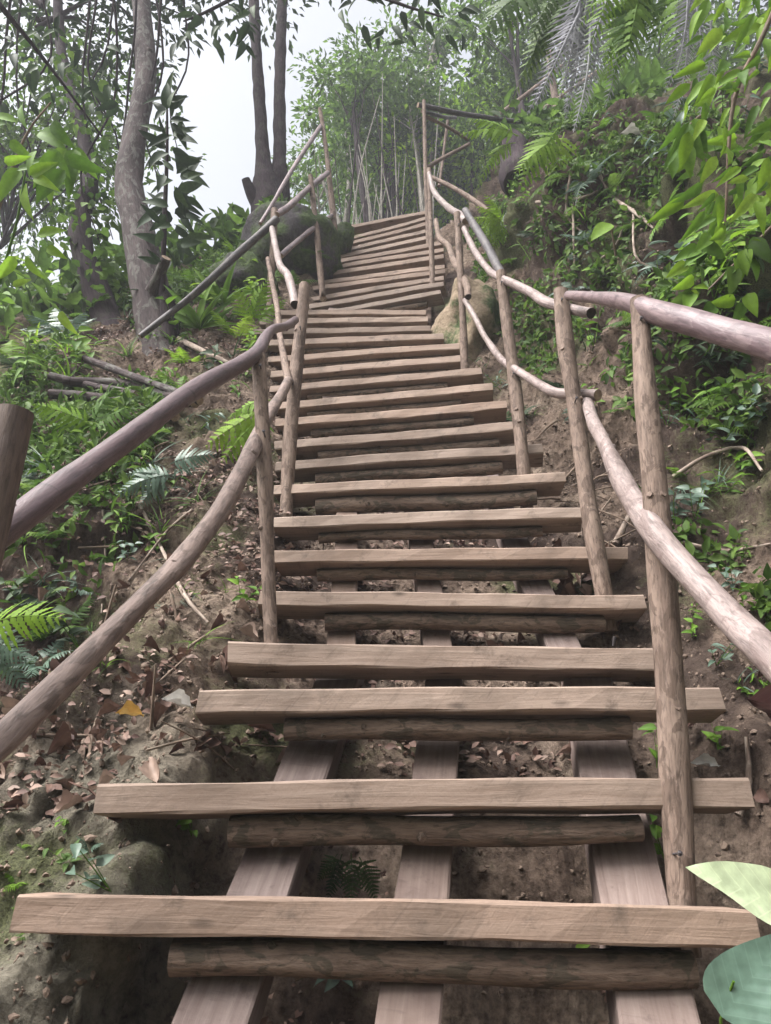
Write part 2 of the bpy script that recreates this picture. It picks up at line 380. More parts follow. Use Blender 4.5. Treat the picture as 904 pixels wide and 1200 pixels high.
for (xl, yl, xr, yr, Z, th) in TR:
    fl = SP+(600-yl)/FPX*CP; fr_ = SP+(600-yr)/FPX*CP
    if fl > 0.15 and fr_ > 0.15: zl, zr = Z*2*fr_/(fl+fr_), Z*2*fl/(fl+fr_)
    else: zl = zr = Z
    a, b = P(xl, yl, zl), P(xr, yr, zr)
    ex = (b-a).normalized(); ez = Vector((0, 0, 1)); ez = (ez-ex*ez.dot(ex)).normalized(); ey = ez.cross(ex)
    tread_fr.append((a, b, ex, ey, ez, th))
mid = [(a+b)*0.5 for a, b, *_ in tread_fr]
tY = np.array([m.y for m in mid]); tZ = np.array([m.z for m in mid])
tXl = np.array([f[0].x for f in tread_fr]); tXr = np.array([f[1].x for f in tread_fr])
# profiles for the ground, extended below and above
pY = np.concatenate([[-40, -26, -16, -9, -5, -1.0, 0.15], tY, [7.2, 9.0, 14, 45]])
pZ = np.concatenate([[15, 9, 0, -5.2, -5.6, -2.7, -1.55], tZ, [tZ[-1]+.35, tZ[-1]+.8, tZ[-1]+2.4, tZ[-1]+6]])  # leading heights: added unseen hill behind the camera, blocks low sky light
pXl = np.concatenate([[-.62]*7, np.minimum(tXl, -.3), [.1, .8, 1.5, 1.5]])
pXr = np.concatenate([[.6]*7, np.maximum(tXr, .3), [1.6, 3.2, 6, 10]])
def sm_prof(p, Y): return (np.interp(Y-.12, pY, p)+np.interp(Y-.04, pY, p)+np.interp(Y+.04, pY, p)+np.interp(Y+.12, pY, p))/4

def ground_h(X, Y):
    zs = sm_prof(pZ, Y); xl = sm_prof(pXl, Y); xr = sm_prof(pXr, Y)
    under = -.26-1.15*smooth(1.95, 1.5, Y)-.03*np.clip(Y-3, 0, 3)
    # left side
    dl = xl-X
    dt = np.maximum(xl, np.interp(Y, [1.9, 2.1], [-.37, -.62]))-X
    left = np.interp(dl, [-.35, .05, .25, .6, 1.5, 3.0, 6, 20, 60], [0, .0, .03, -.02, -.16, -.58, -2.0, -6, -9])*smooth(-12, -4, Y)
    fill = -.20-under   # the ground beside the stairs is not cut away
    terr = -.50*smooth(1.35, 2.4, Y)*(1-smooth(2.50, 2.64, Y))*smooth(.22, .8, dl)
    terr2 = .16*smooth(2.6, 2.8, Y)*(1-smooth(2.9, 4.0, Y))*smooth(.4, .9, dl)
    leftdrop = -.25*smooth(4.2, 5.6, Y)*smooth(.5, 1.6, dl)
    # right side
    dr = X-xr
    s0 = np.interp(Y, [1.2, 1.9, 2.3, 3.0, 4.0, 6.0, 8], [.75, .50, .34, .16, .10, .12, .3])
    t = dr-s0
    amp = np.interp(Y, [0, 1.2, 2.0, 3.0, 4.5, 5.4, 6.5, 9], [.9, 1.2, 1.75, 2.0, 1.75, 1.35, .7, .3])
    bank = amp*smooth(-.05, .95, t)*1.0+.55*np.clip(t-.75, 0, 1.2)+.30*np.clip(t-1.9, 0, 8)+.12*np.clip(t-8, 0, 40)
    right = np.interp(dr, [-.12, .05, .3], [0, .10, .12])
    h = zs+under
    h = h + left+smooth(-.10, .12, dt)*fill+smooth(-.2, .1, dl)*.14*smooth(1.6, 1.9, Y)+terr+terr2+leftdrop
    h = h + right+smooth(-.04, .12, dr)*fill+np.where(dr > -.1, bank, 0)
    # rounded mossy shoulder low on the left
    h = h + .10*np.exp(-(((X+.75)/.4)**2+((Y-1.45)/.25)**2))
    return h

# ------------------------------------------------------------------ terrain mesh
def axis(lo, f0, f1, hi, st):
    a = list(np.arange(f0, f1, st)); s = st; v = f1
    while v < hi: a.append(v); s = min(s*1.16, 2.5); v += s
    a.append(hi); s = st; v = f0-st; b = []
    while v > lo: b.append(v); s = min(s*1.16, 2.5); v -= s
    b.append(lo)
    return np.array(b[::-1]+a)
gx = axis(-45, -2.2, 2.1, 45, .0135); gy = axis(-30, 1.0, 5.4, 45, .0135)
GX, GY = np.meshgrid(gx, gy)
GZ = ground_h(GX, GY)
far = np.clip((np.hypot(GX, GY-3)-5)/10, 0, 1)
rockm = smooth(2.0, 1.66, GY)*smooth(.26, .40, -GX)
dzx = np.gradient(GZ, axis=1)/np.gradient(GX, axis=1); dzy = np.gradient(GZ, axis=0)/np.gradient(GY, axis=0)
nl = np.sqrt(dzx**2+dzy**2+1); nx, ny, nz = -dzx/nl, -dzy/nl, 1/nl
xr_ = sm_prof(pXr, GY); xl_ = sm_prof(pXl, GY)
side = np.clip(np.maximum(GX-xr_-.02, xl_-GX-.02)/.25, 0, 1)
rsd = smooth(.25, .7, GX-xr_)
d = (.085*fbm(GX, GY, GZ, 2.1, 3)*side*(1+1.0*rsd) + .034*fbm(GX, GY, GZ, 8.0, 3)*(.5+.5*side)*(1+.7*rsd) + .013*fbm(GX+3, GY, GZ, 30.0, 3)
     + rockm*(.06*fbm(GX, GY, GZ, 5.0, 3)+.022*fbm(GX, GY+4, GZ, 19.0, 3))
     + .5*far*fbm(GX, GY, GZ*0, .35, 3))
ridge = np.abs(vnoise(GX*5+9, GY*5, GZ*5)); d = d-.035*(1-np.clip(ridge*5, 0, 1))*side - .02*(1-np.clip(np.abs(vnoise(GX*13, GY*13+3, GZ*13))*6, 0, 1))*side
TV = np.stack([GX+nx*d, GY+ny*d, GZ+nz*d], -1).reshape(-1, 3)
ny_, nx_ = GX.shape
ii = np.arange(ny_*nx_).reshape(ny_, nx_)
TF = np.stack([ii[:-1, :-1], ii[:-1, 1:], ii[1:, 1:], ii[1:, :-1]], -1).reshape(-1, 4)
moss = fbm(GX+1.7, GY, GZ, 2.6, 4)
veg_right = smooth(.35, .8, GX-xr_)
low_left = .62*smooth(1.80, 1.50, GY)*smooth(.0, .2, xl_-GX)
mossv = np.clip(.15+.75*moss+.75*low_left+.45*smooth(.5, 1.5, xl_-GX)*smooth(2.5, 3.0, GY)+.25*veg_right+.9*far, 0, 1).ravel()
litter = np.clip(.5+.6*smooth(.2, .6, GX-xr_)*smooth(2.0, 2.5, GY)+.7*smooth(2.25, 2.5, GY)*(1-smooth(2.66, 2.85, GY))*smooth(.25, .6, xl_-GX)+.45*veg_right+.9*fbm(GX, GY+7, GZ, 3.2, 3)-.9*low_left, 0, 1).ravel()

def mat_ground():
    m, n, l, b = newmat('soil')
    tc = n.new('ShaderNodeTexCoord'); v = tc.outputs['Object']
    a = N(n, 'ShaderNodeTexNoise', Scale=3.5, Detail=8.0, Roughness=0.65); l.new(v, a.inputs['Vector'])
    g = N(n, 'ShaderNodeTexNoise', Scale=38.0, Detail=7.0, Roughness=0.7); l.new(v, g.inputs['Vector'])
    f = N(n, 'ShaderNodeTexNoise', Scale=150.0, Detail=4.0, Roughness=0.7); l.new(v, f.inputs['Vector'])
    mo = n.new('ShaderNodeAttribute'); mo.attribute_name = 'moss'
    li = n.new('ShaderNodeAttribute'); li.attribute_name = 'humus'
    r = ramp(n, [(0.30, (.13, .095, .076)), (0.5, (.26, .20, .158)), (0.72, (.39, .32, .255))]); l.new(a.outputs['Fac'], r.inputs[0])
    rg = ramp(n, [(0.34, (.30, .28, .27)), (0.60, (1.15, 1.12, 1.1))]); l.new(g.outputs['Fac'], rg.inputs[0])
    c = mixrgb(n, l, 1.0, r.outputs[0], rg.outputs[0], 'MULTIPLY')
    rh = ramp(n, [(0.55, (0, 0, 0)), (0.95, (.75, .75, .75))]); l.new(li.outputs['Fac'], rh.inputs[0])
    c = mixrgb(n, l, rh.outputs[0], c, (.045, .031, .027))
    ro = n.new('ShaderNodeAttribute'); ro.attribute_name = 'stone'
    rr_ = ramp(n, [(0.3, (.08, .07, .056)), (0.5, (.20, .18, .14)), (0.7, (.33, .30, .24))]); l.new(g.outputs['Fac'], rr_.inputs[0])
    c = mixrgb(n, l, ro.outputs['Fac'], c, rr_.outputs[0])
    ms = n.new('ShaderNodeMath'); ms.operation = 'MULTIPLY_ADD'; ms.inputs[1].default_value = 1.3; ms.inputs[2].default_value = -.65
    l.new(g.outputs['Fac'], ms.inputs[0])
    ma = n.new('ShaderNodeMath'); ma.operation = 'ADD'; l.new(ms.outputs[0], ma.inputs[0]); l.new(mo.outputs['Fac'], ma.inputs[1])
    rm = ramp(n, [(0.42, (0, 0, 0)), (0.85, (.85, .85, .85))]); l.new(ma.outputs[0], rm.inputs[0])
    mc = ramp(n, [(0.35, (.045, .05, .024)), (0.65, (.15, .165, .075))]); l.new(f.outputs['Fac'], mc.inputs[0])
    c = mixrgb(n, l, rm.outputs[0], c, mc.outputs[0])
    l.new(c, b.inputs['Base Color']); b.inputs['Roughness'].default_value = 0.95; b.inputs['Specular IOR Level'].default_value = 0.1
    p = bump(n, l, g.outputs['Fac'], b, 1.0, 0.05)
    bump(n, l, f.outputs['Fac'], b, 0.9, 0.014, p)
    return m
M['soil'] = mat_ground()
rockv = (smooth(2.0, 1.66, GY+.12*moss)*smooth(.26, .40, -GX)).ravel()
tme = mesh_np('ground', TV, TF, [M['soil']])
for nm, arr in (('moss', mossv), ('humus', litter), ('stone', rockv)):
    at = tme.attributes.new(nm, 'FLOAT', 'POINT'); at.data.foreach_set('value', arr.astype(np.float32))
ground = obj('ground', tme); tag(ground, kind='structure')
bvh = BVHTree.FromPolygons([tuple(v) for v in TV.tolist()], TF.tolist())

def hit(px, py):
    dv = P(px, py, 1).normalized(); r = bvh.ray_cast(Vector((0, 0, 0)), dv, 60)
    return (r[0], r[1]) if r[0] else (None, None)
def drop(x, y):
    r = bvh.ray_cast(Vector((x, y, 40)), Vector((0, 0, -1)), 100)
    return r[0], r[1]
def depth_of(p): return p.y*CP+p.z*SP
def pix(p):
    Z = depth_of(p)
    if Z < .05: return None
    return 452+FPX*p.x/Z, 600-FPX*(-p.y*SP+p.z*CP)/Z

# ------------------------------------------------------------------ stairway
o0 = mid[0].copy()
stairs = empty('wooden_stairway', o0, 'steep rustic wooden stairway of sawn plank treads climbing up the muddy hillside', 'stairway')
def board_mesh(name, L, D, T, mat, seed, nseg=14, skew=(0, 0)):
    rr = random.Random(seed); bv = .004
    prof = [(bv, 0), (D-bv, 0), (D, bv), (D, T-bv), (D-bv, T), (bv, T), (0, T-bv), (0, bv)]
    ph = [rr.uniform(0, 6) for _ in range(8)]
    V = []; F = []
    for i in range(nseg+1):
        t = i/nseg
        x = -L/2+L*t
        for k, (y, z) in enumerate(prof):
            gy_ = .0025*math.sin(t*7+ph[0])+.0014*math.sin(t*23+ph[k])
            gz_ = .0025*math.sin(t*5+ph[1])+.0014*math.sin(t*19+ph[(k+3) % 8])
            xs = x+(skew[0]*(y/D-.5)+skew[1]*(z/T-.5))*(1 if i == nseg else (-1 if i == 0 else 0))
            V.append((xs, y+gy_, z+gz_))
    for i in range(nseg):
        for k in range(8):
            F.append((i*8+k, (i+1)*8+k, (i+1)*8+(k+1) % 8, i*8+(k+1) % 8))
    F.append(tuple(range(8))); F.append(tuple(reversed(range(nseg*8, nseg*8+8))))
    F = [tuple(reversed(f)) for f in F]
    return mesh_np(name, np.array(V), F, [mat], False)
contact = []
for i, (a, b, ex, ey, ez, th) in enumerate(tread_fr):
    L = (b-a).length; D = .135 if i < 5 else .125
    rr = random.Random(i+50)
    me = board_mesh('tread', L, D, th, M['tread'], i, skew=(rr.uniform(-.012, .012), rr.uniform(-.006, .006)))
    o = obj('tread', me, stairs)
    R = Matrix((ex, ey, ez)).transposed().to_4x4(); R.translation = mid[i]-o0
    o.matrix_local = R
    ld = LOGS.get(i, (0, 0, .05))[2]
    contact.append(mid[i]+ey*(.055+.38*ld)-ez*(ld*.82+.004))
    if i in LOGS:
        x0, x1, dia = LOGS[i]
        def on(x):   # point along the tread whose pixel x is about x
            t = (x-TR[i][0])/(TR[i][2]-TR[i][0]); return a.lerp(b, t)
        p0, p1 = on(x0), on(x1); off = ey*.055-ez*(dia*.5+.004)
        pm = (p0+p1)*.5
        me = tube_mesh('support_log', [p0+off, pm.lerp(p0, .4)+off+ez*.003, pm.lerp(p1, .5)+off-ez*.004, p1+off], [dia*.52, dia*.5, dia*.49, dia*.47], M['log'], M['cut'], 14, .04, .07, i*3+1, .003, 3, o0)
        obj('support_log', me, stairs)
for k in range(1, 6):   # the flight goes on below the picture
    c_ = mid[0]+Vector((-.02*k, -.185*k, -.232*k))
    me = board_mesh('tread', 1.2, .135, .055, M['tread'], 80+k); o = obj('tread', me, stairs, c_-o0)
    obj('support_log', tube_mesh('support_log', [c_+Vector((-.5, .055, -.03)), c_+Vector((.48, .055, -.03))], [.028, .026], M['log'], M['cut'], 12, .06, .07, 90+k, .003, 2, o0), stairs)
def stringer(i0, i1, x0, x1, wd, ext0, ext1, seed, th=.06):
    p0 = contact[i0].copy(); p1 = contact[i1].copy(); p0.x = x0; p1.x = x1
    dv = (p1-p0)
    low = 0
    for k in range(i0, i1+1):
        t = (contact[k].y-p0.y)/dv.y; low = max(low, p0.z+dv.z*t-contact[k].z)
    p0.z -= low; p1.z -= low
    dn = dv.normalized(); p0 -= dn*ext0; p1 += dn*ext1
    L = (p1-p0).length
    side_ = Vector((1, 0, 0)); side_ = (side_-dn*side_.dot(dn)).normalized(); up = side_.cross(dn)
    me = board_mesh('stringer', L, wd, th, M['stringer'], seed, 16)
    o = obj('stringer', me, stairs)
    R = Matrix((dn, -side_, up)).transposed().to_4x4()
    R.translation = (p0+p1)*.5+side_*(wd/2)-up*th-o0
    o.matrix_local = R
stringer(0, 3, -.262, -.140, .115, 1.35, .22, 1, .075); stringer(0, 3, .045, .150, .100, 1.35, .16, 2, .075); stringer(0, 3, .435, .545, .125, 1.35, .20, 3, .075)
stringer(4, 8, -.128, -.165, .085, .12, .3, 4); stringer(4, 8, .150, .115, .085, .12, .3, 5); stringer(4, 8, .515, .455, .10, .12, .3, 6)
for k, (u0, u1) in enumerate(((-.2, -.48), (.1, -.2), (.42, .1))): stringer(9, 18, u0, u1, .09, .1, .12, 7+k)
for k, (u0, u1) in enumerate(((-.42, -.2), (-.05, .1), (.3, .38))): stringer(19, 30, u0, u1, .09, .1, .1, 10+k)
for (px, py, zz) in ((719, 757, 1.99), (240, 1108, 1.28)):
    p = P(px, py, zz)
    obj('nail', tube_mesh('nail', [p, p+Vector((.004, -.01, .022))], [.004, .005], M['dark_rail'], None, 6, .01, 0, 0, origin=o0), stairs)

# ------------------------------------------------------------------ railings
rr0 = P(800, 1065, 1.4)
rrail = empty('pole_railing', rr0, 'railing of peeled crooked poles along the right side of the steps', 'railing', 'pole railings beside the stairs')
def rp(name, pp, mat='rail', **k): return pole(name, pp, mat, rrail, rr0, **k)
rp('post', [(806, 1120, 1.37, 34), (801, 1062, 1.40, 34), (790, 900, 1.50, 34), (777, 700, 1.64, 32), (766, 560, 1.74, 30), (756, 450, 1.85, 26), (750, 352, 1.96, 21)], 'post', seed=3, knots=4, seg=18, wob=.004)
rp('post', [(714, 740, 2.36, 21), (707, 693, 2.40, 21), (690, 590, 2.52, 20), (673, 470, 2.70, 19), (663, 400, 2.80, 20), (657, 341, 2.90, 17)], 'post', seed=5, knots=4, seg=16)
rp('post', [(618, 600, 3.1, 16), (614, 553, 3.15, 16), (606, 470, 3.3, 15), (597, 400, 3.45, 14), (587, 319, 3.6, 12)], 'post', seed=8, knots=3)
rp('post', [(546, 450, 4.38, 10), (545, 432, 4.4, 10), (541, 340, 4.66, 8), (536, 250, 4.93, 8)], 'post', seed=9, knots=2)
rp('post', [(507, 345, 5.9, 6.5), (507, 331, 5.95, 6.5), (505, 265, 6.2, 6), (503, 198, 6.49, 5.5)], 'post', seed=10)
rp('post', [(503, 300, 6.95, 5), (502, 283, 7.0, 5), (499, 200, 7.4, 5), (497, 118, 7.8, 4.5)], 'post', seed=11)
rp('handrail', [(1000, 442, 1.28, 45), (904, 404, 1.50, 37), (855, 391, 1.62, 34), (815, 379, 1.73, 31), (766, 365, 1.9, 28), (740, 355, 2.02, 21), (704, 349.5, 2.35, 15), (666, 346, 2.80, 11)], 'rail', seed=2, seg=20, lump=.045, knots=4, wob=.003)
rp('handrail', [(693, 367, 2.76, 13), (678, 364, 2.83, 13), (640, 354, 3.05, 12), (623, 343, 3.25, 11), (603, 333, 3.45, 10), (581, 323, 3.68, 9), (570, 313, 3.9, 8), (556, 293, 4.3, 7.5), (544, 268, 4.75, 6.5)], 'pale_rail', seed=21, cut='dark_cut')
rp('handrail', [(546, 259, 4.85, 9), (538, 251, 5.0, 8.5), (528, 245, 5.3, 8), (518, 236, 5.7, 7.5), (508, 223, 6.1, 6), (503, 203, 6.45, 5)], 'pale_rail', seed=22)
rp('brace_pole', [(589, 322, 3.62, 11), (570, 287, 4.2, 10), (545, 247, 4.95, 8)], 'dark_rail', seed=23, wob=.002).__setitem__('label', 'short straight blackish pole')
rp('lower_rail', [(549, 348, 4.5, 8), (547, 334, 4.62, 8.5), (538, 316, 4.85, 8.5), (531, 303, 5.1, 8), (525.7, 288, 5.4, 7), (515, 278, 5.7, 6.5), (511, 258, 6.1, 5.5)], 'post', seed=24, cut='dark_cut')
rp('lower_rail', [(701, 463, 2.70, 13), (664, 461.6, 2.84, 13), (648, 459, 2.95, 12), (631, 450, 3.1, 11), (609, 436, 3.3, 10), (591, 424, 3.5, 8.5), (579, 410, 3.75, 8), (567, 392, 4.05, 7), (557, 372, 4.3, 6.5), (545, 352, 4.6, 6)], 'pale_rail', seed=25)
rp('lower_rail', [(960, 832, 1.08, 44), (904, 770, 1.2, 40), (867, 735, 1.30, 37), (820, 685, 1.44, 33), (778, 637, 1.60, 29), (751, 600, 1.76, 28), (730, 566, 1.95, 26), (718, 540, 2.12, 22), (707, 516, 2.3, 17), (696, 496, 2.5, 15), (688, 472, 2.72, 14)], 'pale_rail', seed=26, seg=18, lump=.08, knots=6)

lr0 = P(318, 755, 2.05)
lrail = empty('pole_railing', lr0, 'railing of crooked peeled poles along the left side of the steps', 'railing', 'pole railings beside the stairs')
def lp(name, pp, mat='rail', **k): return pole(name, pp, mat, lrail, lr0, **k)
M['stub'] = mat_bark('stub_post_bark', (0.15, 0.11, 0.09), (0.085, 0.06, 0.05), (0.11, 0.08, 0.07), rough=0.6, spec=0.3, bumps=0.3)
lp('post', [(-76, 880, 1.05, 52), (-22, 655, 1.13, 47), (18, 482, 1.2, 42)], 'stub', seed=31, seg=20, lump=.03)
lp('post', [(320, 790, 2.02, 18), (318, 755, 2.05, 16), (313, 640, 2.18, 17), (309, 520, 2.33, 18), (303, 417, 2.46, 15)], 'post', seed=32, knots=3, seg=16, wob=.004)
lp('post', [(335, 612, 3.04, 16), (336, 590, 3.08, 16), (342, 490, 3.25, 16), (352, 390, 3.46, 14.5), (357, 334, 3.58, 13)], 'post', seed=33, knots=2, seg=16)
lp('post', [(316, 400, 4.98, 9), (317, 345, 5.15, 8), (320, 290, 5.32, 8), (322, 246, 5.49, 9)], 'post', seed=34)
lp('post', [(379, 350, 6.0, 8), (378, 342, 6.05, 8), (371, 270, 6.35, 7), (364, 206, 6.61, 6)], 'post', seed=35)
lp('post', [(397, 318, 6.75, 7), (396, 310, 6.8, 7), (389, 235, 7.1, 7), (381, 165, 7.5, 5), (375, 127, 7.7, 4.5)], 'post', seed=36)
tag(lp('handrail', [(-110, 700, 1.02, 44), (0, 625, 1.28, 37), (80, 563, 1.5, 32), (160, 505, 1.77, 27), (230, 456, 2.07, 23), (285, 425, 2.35, 19), (303, 412, 2.48, 16), (312, 396, 2.62, 13), (322, 386, 2.85, 11), (336, 382, 3.15, 10), (346, 375, 3.42, 9)], 'purple_rail', seed=37, seg=20, lump=.045, knots=6, wob=.003), 'thick purplish brown handrail in front')
lp('lower_rail', [(-60, 925, 1.0, 39), (0, 868, 1.1, 36), (60, 808, 1.22, 33), (130, 738, 1.38, 30), (190, 680, 1.53, 26), (215, 655, 1.62, 27), (262, 592, 1.88, 23), (295, 530, 2.25, 19), (310, 500, 2.45, 17), (325, 470, 2.8, 13), (338, 446, 3.2, 11)], 'brown_rail', seed=38, seg=18, lump=.08, knots=7, wob=.004)
lp('handrail', [(346, 357, 3.52, 10), (342.5, 339, 3.75, 9.5), (337, 322, 4.05, 9.5), (329, 312, 4.3, 9), (324, 293, 4.7, 7.5), (319, 268, 5.3, 7)], 'pale_rail', seed=39, cut='dark_cut')
lp('lower_rail', [(338, 447, 3.25, 9), (333, 420, 3.5, 8.5), (328, 390, 3.85, 7), (325, 360, 4.3, 6.5), (319, 330, 4.75, 6), (314, 303, 5.25, 5.5)], 'post', seed=40)
lp('brace_pole', [(324, 257, 5.4, 9.5), (280, 297, 5.2, 9), (230, 343, 5.0, 8.5), (164, 394, 4.85, 7)], 'dark_rail', seed=41, wob=.004).__setitem__('label', 'long dark pole slanting down to the grey trunk')
lp('handrail', [(324, 252, 5.45, 8), (340, 241, 5.85, 7.5), (356, 226, 6.35, 7), (384, 203, 7.2, 6)], 'rail', seed=42)
lp('brace_pole', [(305, 262, 5.5, 4), (320, 238, 5.8, 4.5), (345, 195, 6.5, 5), (376, 148, 7.6, 5)], 'rail', seed=43)
lp('lower_rail', [(329, 300, 5.35, 7), (345, 286, 5.7, 6.5), (366, 269, 6.3, 6), (389, 253, 7.0, 5.5)], 'rail', seed=44)

for root_, org_, spots in ((rrail, rr0, ((752, 372, 1.92), (659, 350, 2.86), (588, 330, 3.55), (538, 262, 4.86), (676, 466, 2.66), (602, 437, 3.33), (797, 1000, 1.41))),
                           (lrail, lr0, ((305, 428, 2.42), (352, 383, 3.44), (343, 446, 3.29), (309, 505, 2.31), (320, 268, 5.36), (368, 232, 6.42)))):
    for (px, py, zz) in spots:
        p = P(px, py, zz-.022); dn_ = Vector((random.uniform(-.2, .2), -1, random.uniform(-.2, .2))).normalized()
        obj('nail', tube_mesh('nail', [p-dn_*-.0+Vector((0, .05, 0)), p+Vector((0, .004, 0)), p], [.0022, .0022, .0055], M['dark_rail'], None, 7, .02, 0, 0, origin=org_), root_)
f0 = P(500, 240, 7.6)
lf = empty('pole_fence', f0, 'frame of thin dark poles around the landing at the top of the steps', 'fence')
def fp(name, pp, mat='dark_rail', **k): return pole(name, pp, mat, lf, f0, **k)
fp('rail', [(490, 123, 7.85, 6), (551, 135, 8.1, 6), (640, 147, 8.6, 5)], seed=51)
fp('rail', [(495, 130, 7.8, 4.5), (520, 137, 8.2, 4), (534, 138, 8.6, 4)], seed=52)
fp('brace_pole', [(498, 136, 7.9, 4), (523, 148, 8.1, 4), (549, 164, 8.3, 4)], 'post', seed=53)
fp('brace_pole', [(499, 197, 7.45, 5), (525, 182, 7.8, 4.5), (550, 169, 8.2, 4)], 'post', seed=54)
fp('post', [(515, 218, 8.5, 3.5), (520, 180, 8.8, 3.5), (525, 141, 9.0, 3.5)], 'post', seed=55)
fp('rail', [(505, 207, 7.3, 5), (540, 225, 7.0, 6), (572, 247, 6.6, 6.5)], 'post', seed=56)
fp('rail', [(582, 136, 8.3, 4.5), (615, 112, 9.0, 4.5), (660, 76, 10, 4.5)], 'post', seed=57)
fp('rail', [(620, 140, 8.6, 4.5), (645, 122, 9.2, 4.5), (700, 84, 10.2, 4.5)], 'post', seed=58)
fp('post', [(655, 150, 9.3, 9), (650, 110, 9.6, 8), (643, 60, 10, 7)], 'post', seed=59)

# ------------------------------------------------------------------ leaves and fronds (shared meshes)
def leaf_arr(L, W, fold=.25, droop=.25, n=6, tip=.62, wav=0.0, stalk=.0, curl=0.0):
    """leaf along +Y from origin, V,F(quads),uv"""
    V = []; uv = []; F = []
    for i in range(n+1):
        t = i/n
        wd = W*.5*(math.sin(math.pi*t**tip)**.85 if 0 < t < 1 else 0.0)
        y = stalk+L*t; z = -droop*L*t*t
        for s in (-1, -.5, 0, .5, 1):
            zz = z+abs(s)*wd*fold*2*(.5+.5*abs(s))+wav*math.sin(t*14+s*3)*abs(s)+curl*L*(s*wd/W*2)**2
            V.append((s*wd, y, zz)); uv.append((.5+.5*s*wd/(W*.5+1e-6), t))
    for i in range(n):
        for k in range(4):
            F.append((i*5+k, i*5+k+1, (i+1)*5+k+1, (i+1)*5+k))
    return np.array(V), np.array(F), np.array(uv)
def leaf_mesh(name, mat, *a, **k):
    V, F, uv = leaf_arr(*a, **k); return mesh_np(name, V, F, [mat], True, uv=uv)

def frond_mesh(name, mat, L=.5, pairs=15, wid=.34, droop=.5, teeth=6, seed=0, narrow=.28):
    rr = random.Random(seed); V = []; F = []
    def pt(t):
        return Vector((.03*L*math.sin(t*3+seed), L*t*(1-.18*droop*t), L*(.22*t-droop*t*t)*.9))
    rings = []
    for i in range(13):
        t = i/12; p = pt(t); w_ = .006*(1-t*.8)*L/.5
        b = len(V); V += [p+Vector((-w_, 0, 0)), p+Vector((0, 0, w_)), p+Vector((w_, 0, 0))]; rings.append(b)
    for i in range(12):
        a, b = rings[i], rings[i+1]
        F += [(a, a+1, b+1, b), (a+1, a+2, b+2, b+1)]
    for i in range(pairs):
        t = .14+.83*i/(pairs-1)
        ln = wid*L*(min(1, .62+t*1.5)*(1-t)**.75+.03)*rr.uniform(.85, 1.08)
        p = pt(t); tg = (pt(min(1, t+.02))-pt(t-.02)).normalized()
        for s in (-1, 1):
            ang = math.radians(70-20*t+rr.uniform(-7, 7))
            d = (tg*math.cos(ang)+Vector((s, 0, 0))*math.sin(ang)); d.z -= .06+.28*rr.random(); d.normalize()
            q = d.cross(Vector((0, 0, 1))).normalized(); wd = narrow*.5*ln
            wd = min(wd, L*.83/(pairs-1)*.55); wd = max(wd, .0035*L/.4)
            b = len(V); q = (q+Vector((0, 0, rr.uniform(-.35, .35)))).normalized()
            for j in range(teeth*2+1):
                u = j/(teeth*2); ww = wd*(1-u)**.55*(1.0 if j % 2 == 0 else .6)*(1 if j else .4)
                sh = d*(.035*ln if j % 2 == 0 else 0)
                c = p+d*ln*u+Vector((0, 0, -.22*ln*u*u))
                V += [c-q*ww+sh, c+Vector((0, 0, .12*ww)), c+q*ww+sh]
            for j in range(teeth*2):
                a0 = b+j*3
                F += [(a0, a0+1, a0+4, a0+3), (a0+1, a0+2, a0+5, a0+4)]
    return mesh_np(name, np.array([tuple(v) for v in V]), F, [mat], True)

LM = {}
for key, mt in (('lime', 'lime'), ('green', 'green'), ('mid', 'mid'), ('grey', 'grey_green'), ('dark', 'dark')):
    LM['ovate_'+key] = leaf_mesh('leaf', M[mt], .10, .052, .2, .3, 6)
    LM['lance_'+key] = leaf_mesh('leaf', M[mt], .15, .034, .25, .55, 6)
    LM['blade_'+key] = leaf_mesh('leaf', M[mt], .28, .014, .3, .9, 7, .35)
    LM['fern_'+key] = frond_mesh('frond', M[mt], .40, 11, .44, .45, 6, seed=len(LM), narrow=.46)
    LM['fernb_'+key] = frond_mesh('frond', M[mt], .40, 14, .36, .9, 6, seed=len(LM)+3, narrow=.36)
LM['dry'] = frond_mesh('frond', M['dry_fern'], .8, 22, .16, .2, 3, seed=3, narrow=.16)
LM['dry2'] = frond_mesh('frond', M['dry_fern'], .8, 20, .20, .3, 3, seed=9, narrow=.16)
LM['stem'] = tube_mesh('stem', [(0, 0, 0), (.012, .006, .5), (-.01, .012, 1.0)], [.016, .012, .006], M['twig'], None, 6, .2, 0, 1)
LM['green_stem'] = tube_mesh('stem', [(0, 0, 0), (.012, .006, .5), (-.01, .012, 1.0)], [.014, .011, .006], M['green'], None, 6, .2, 0, 1)

def rot_to(dirv, up=Vector((0, 0, 1)), roll=0.0):
    """matrix whose Y axis is dirv and Z as near up as possible"""
    y = dirv.normalized(); x = y.cross(up)
    if x.length < 1e-3: x = Vector((1, 0, 0))
    x.normalize(); z = x.cross(y)
    m = Matrix((x, y, z)).transposed()
    return m @ Matrix.Rotation(roll, 3, 'Y')

def put(name, me, parent, loc, rot3, s):
    o = bpy.data.objects.new(name, me); COL.objects.link(o); o.parent = parent
    m = rot3.to_4x4() @ Matrix.Diagonal((s, s, s, 1)); m.translation = loc; o.matrix_local = m
    return o

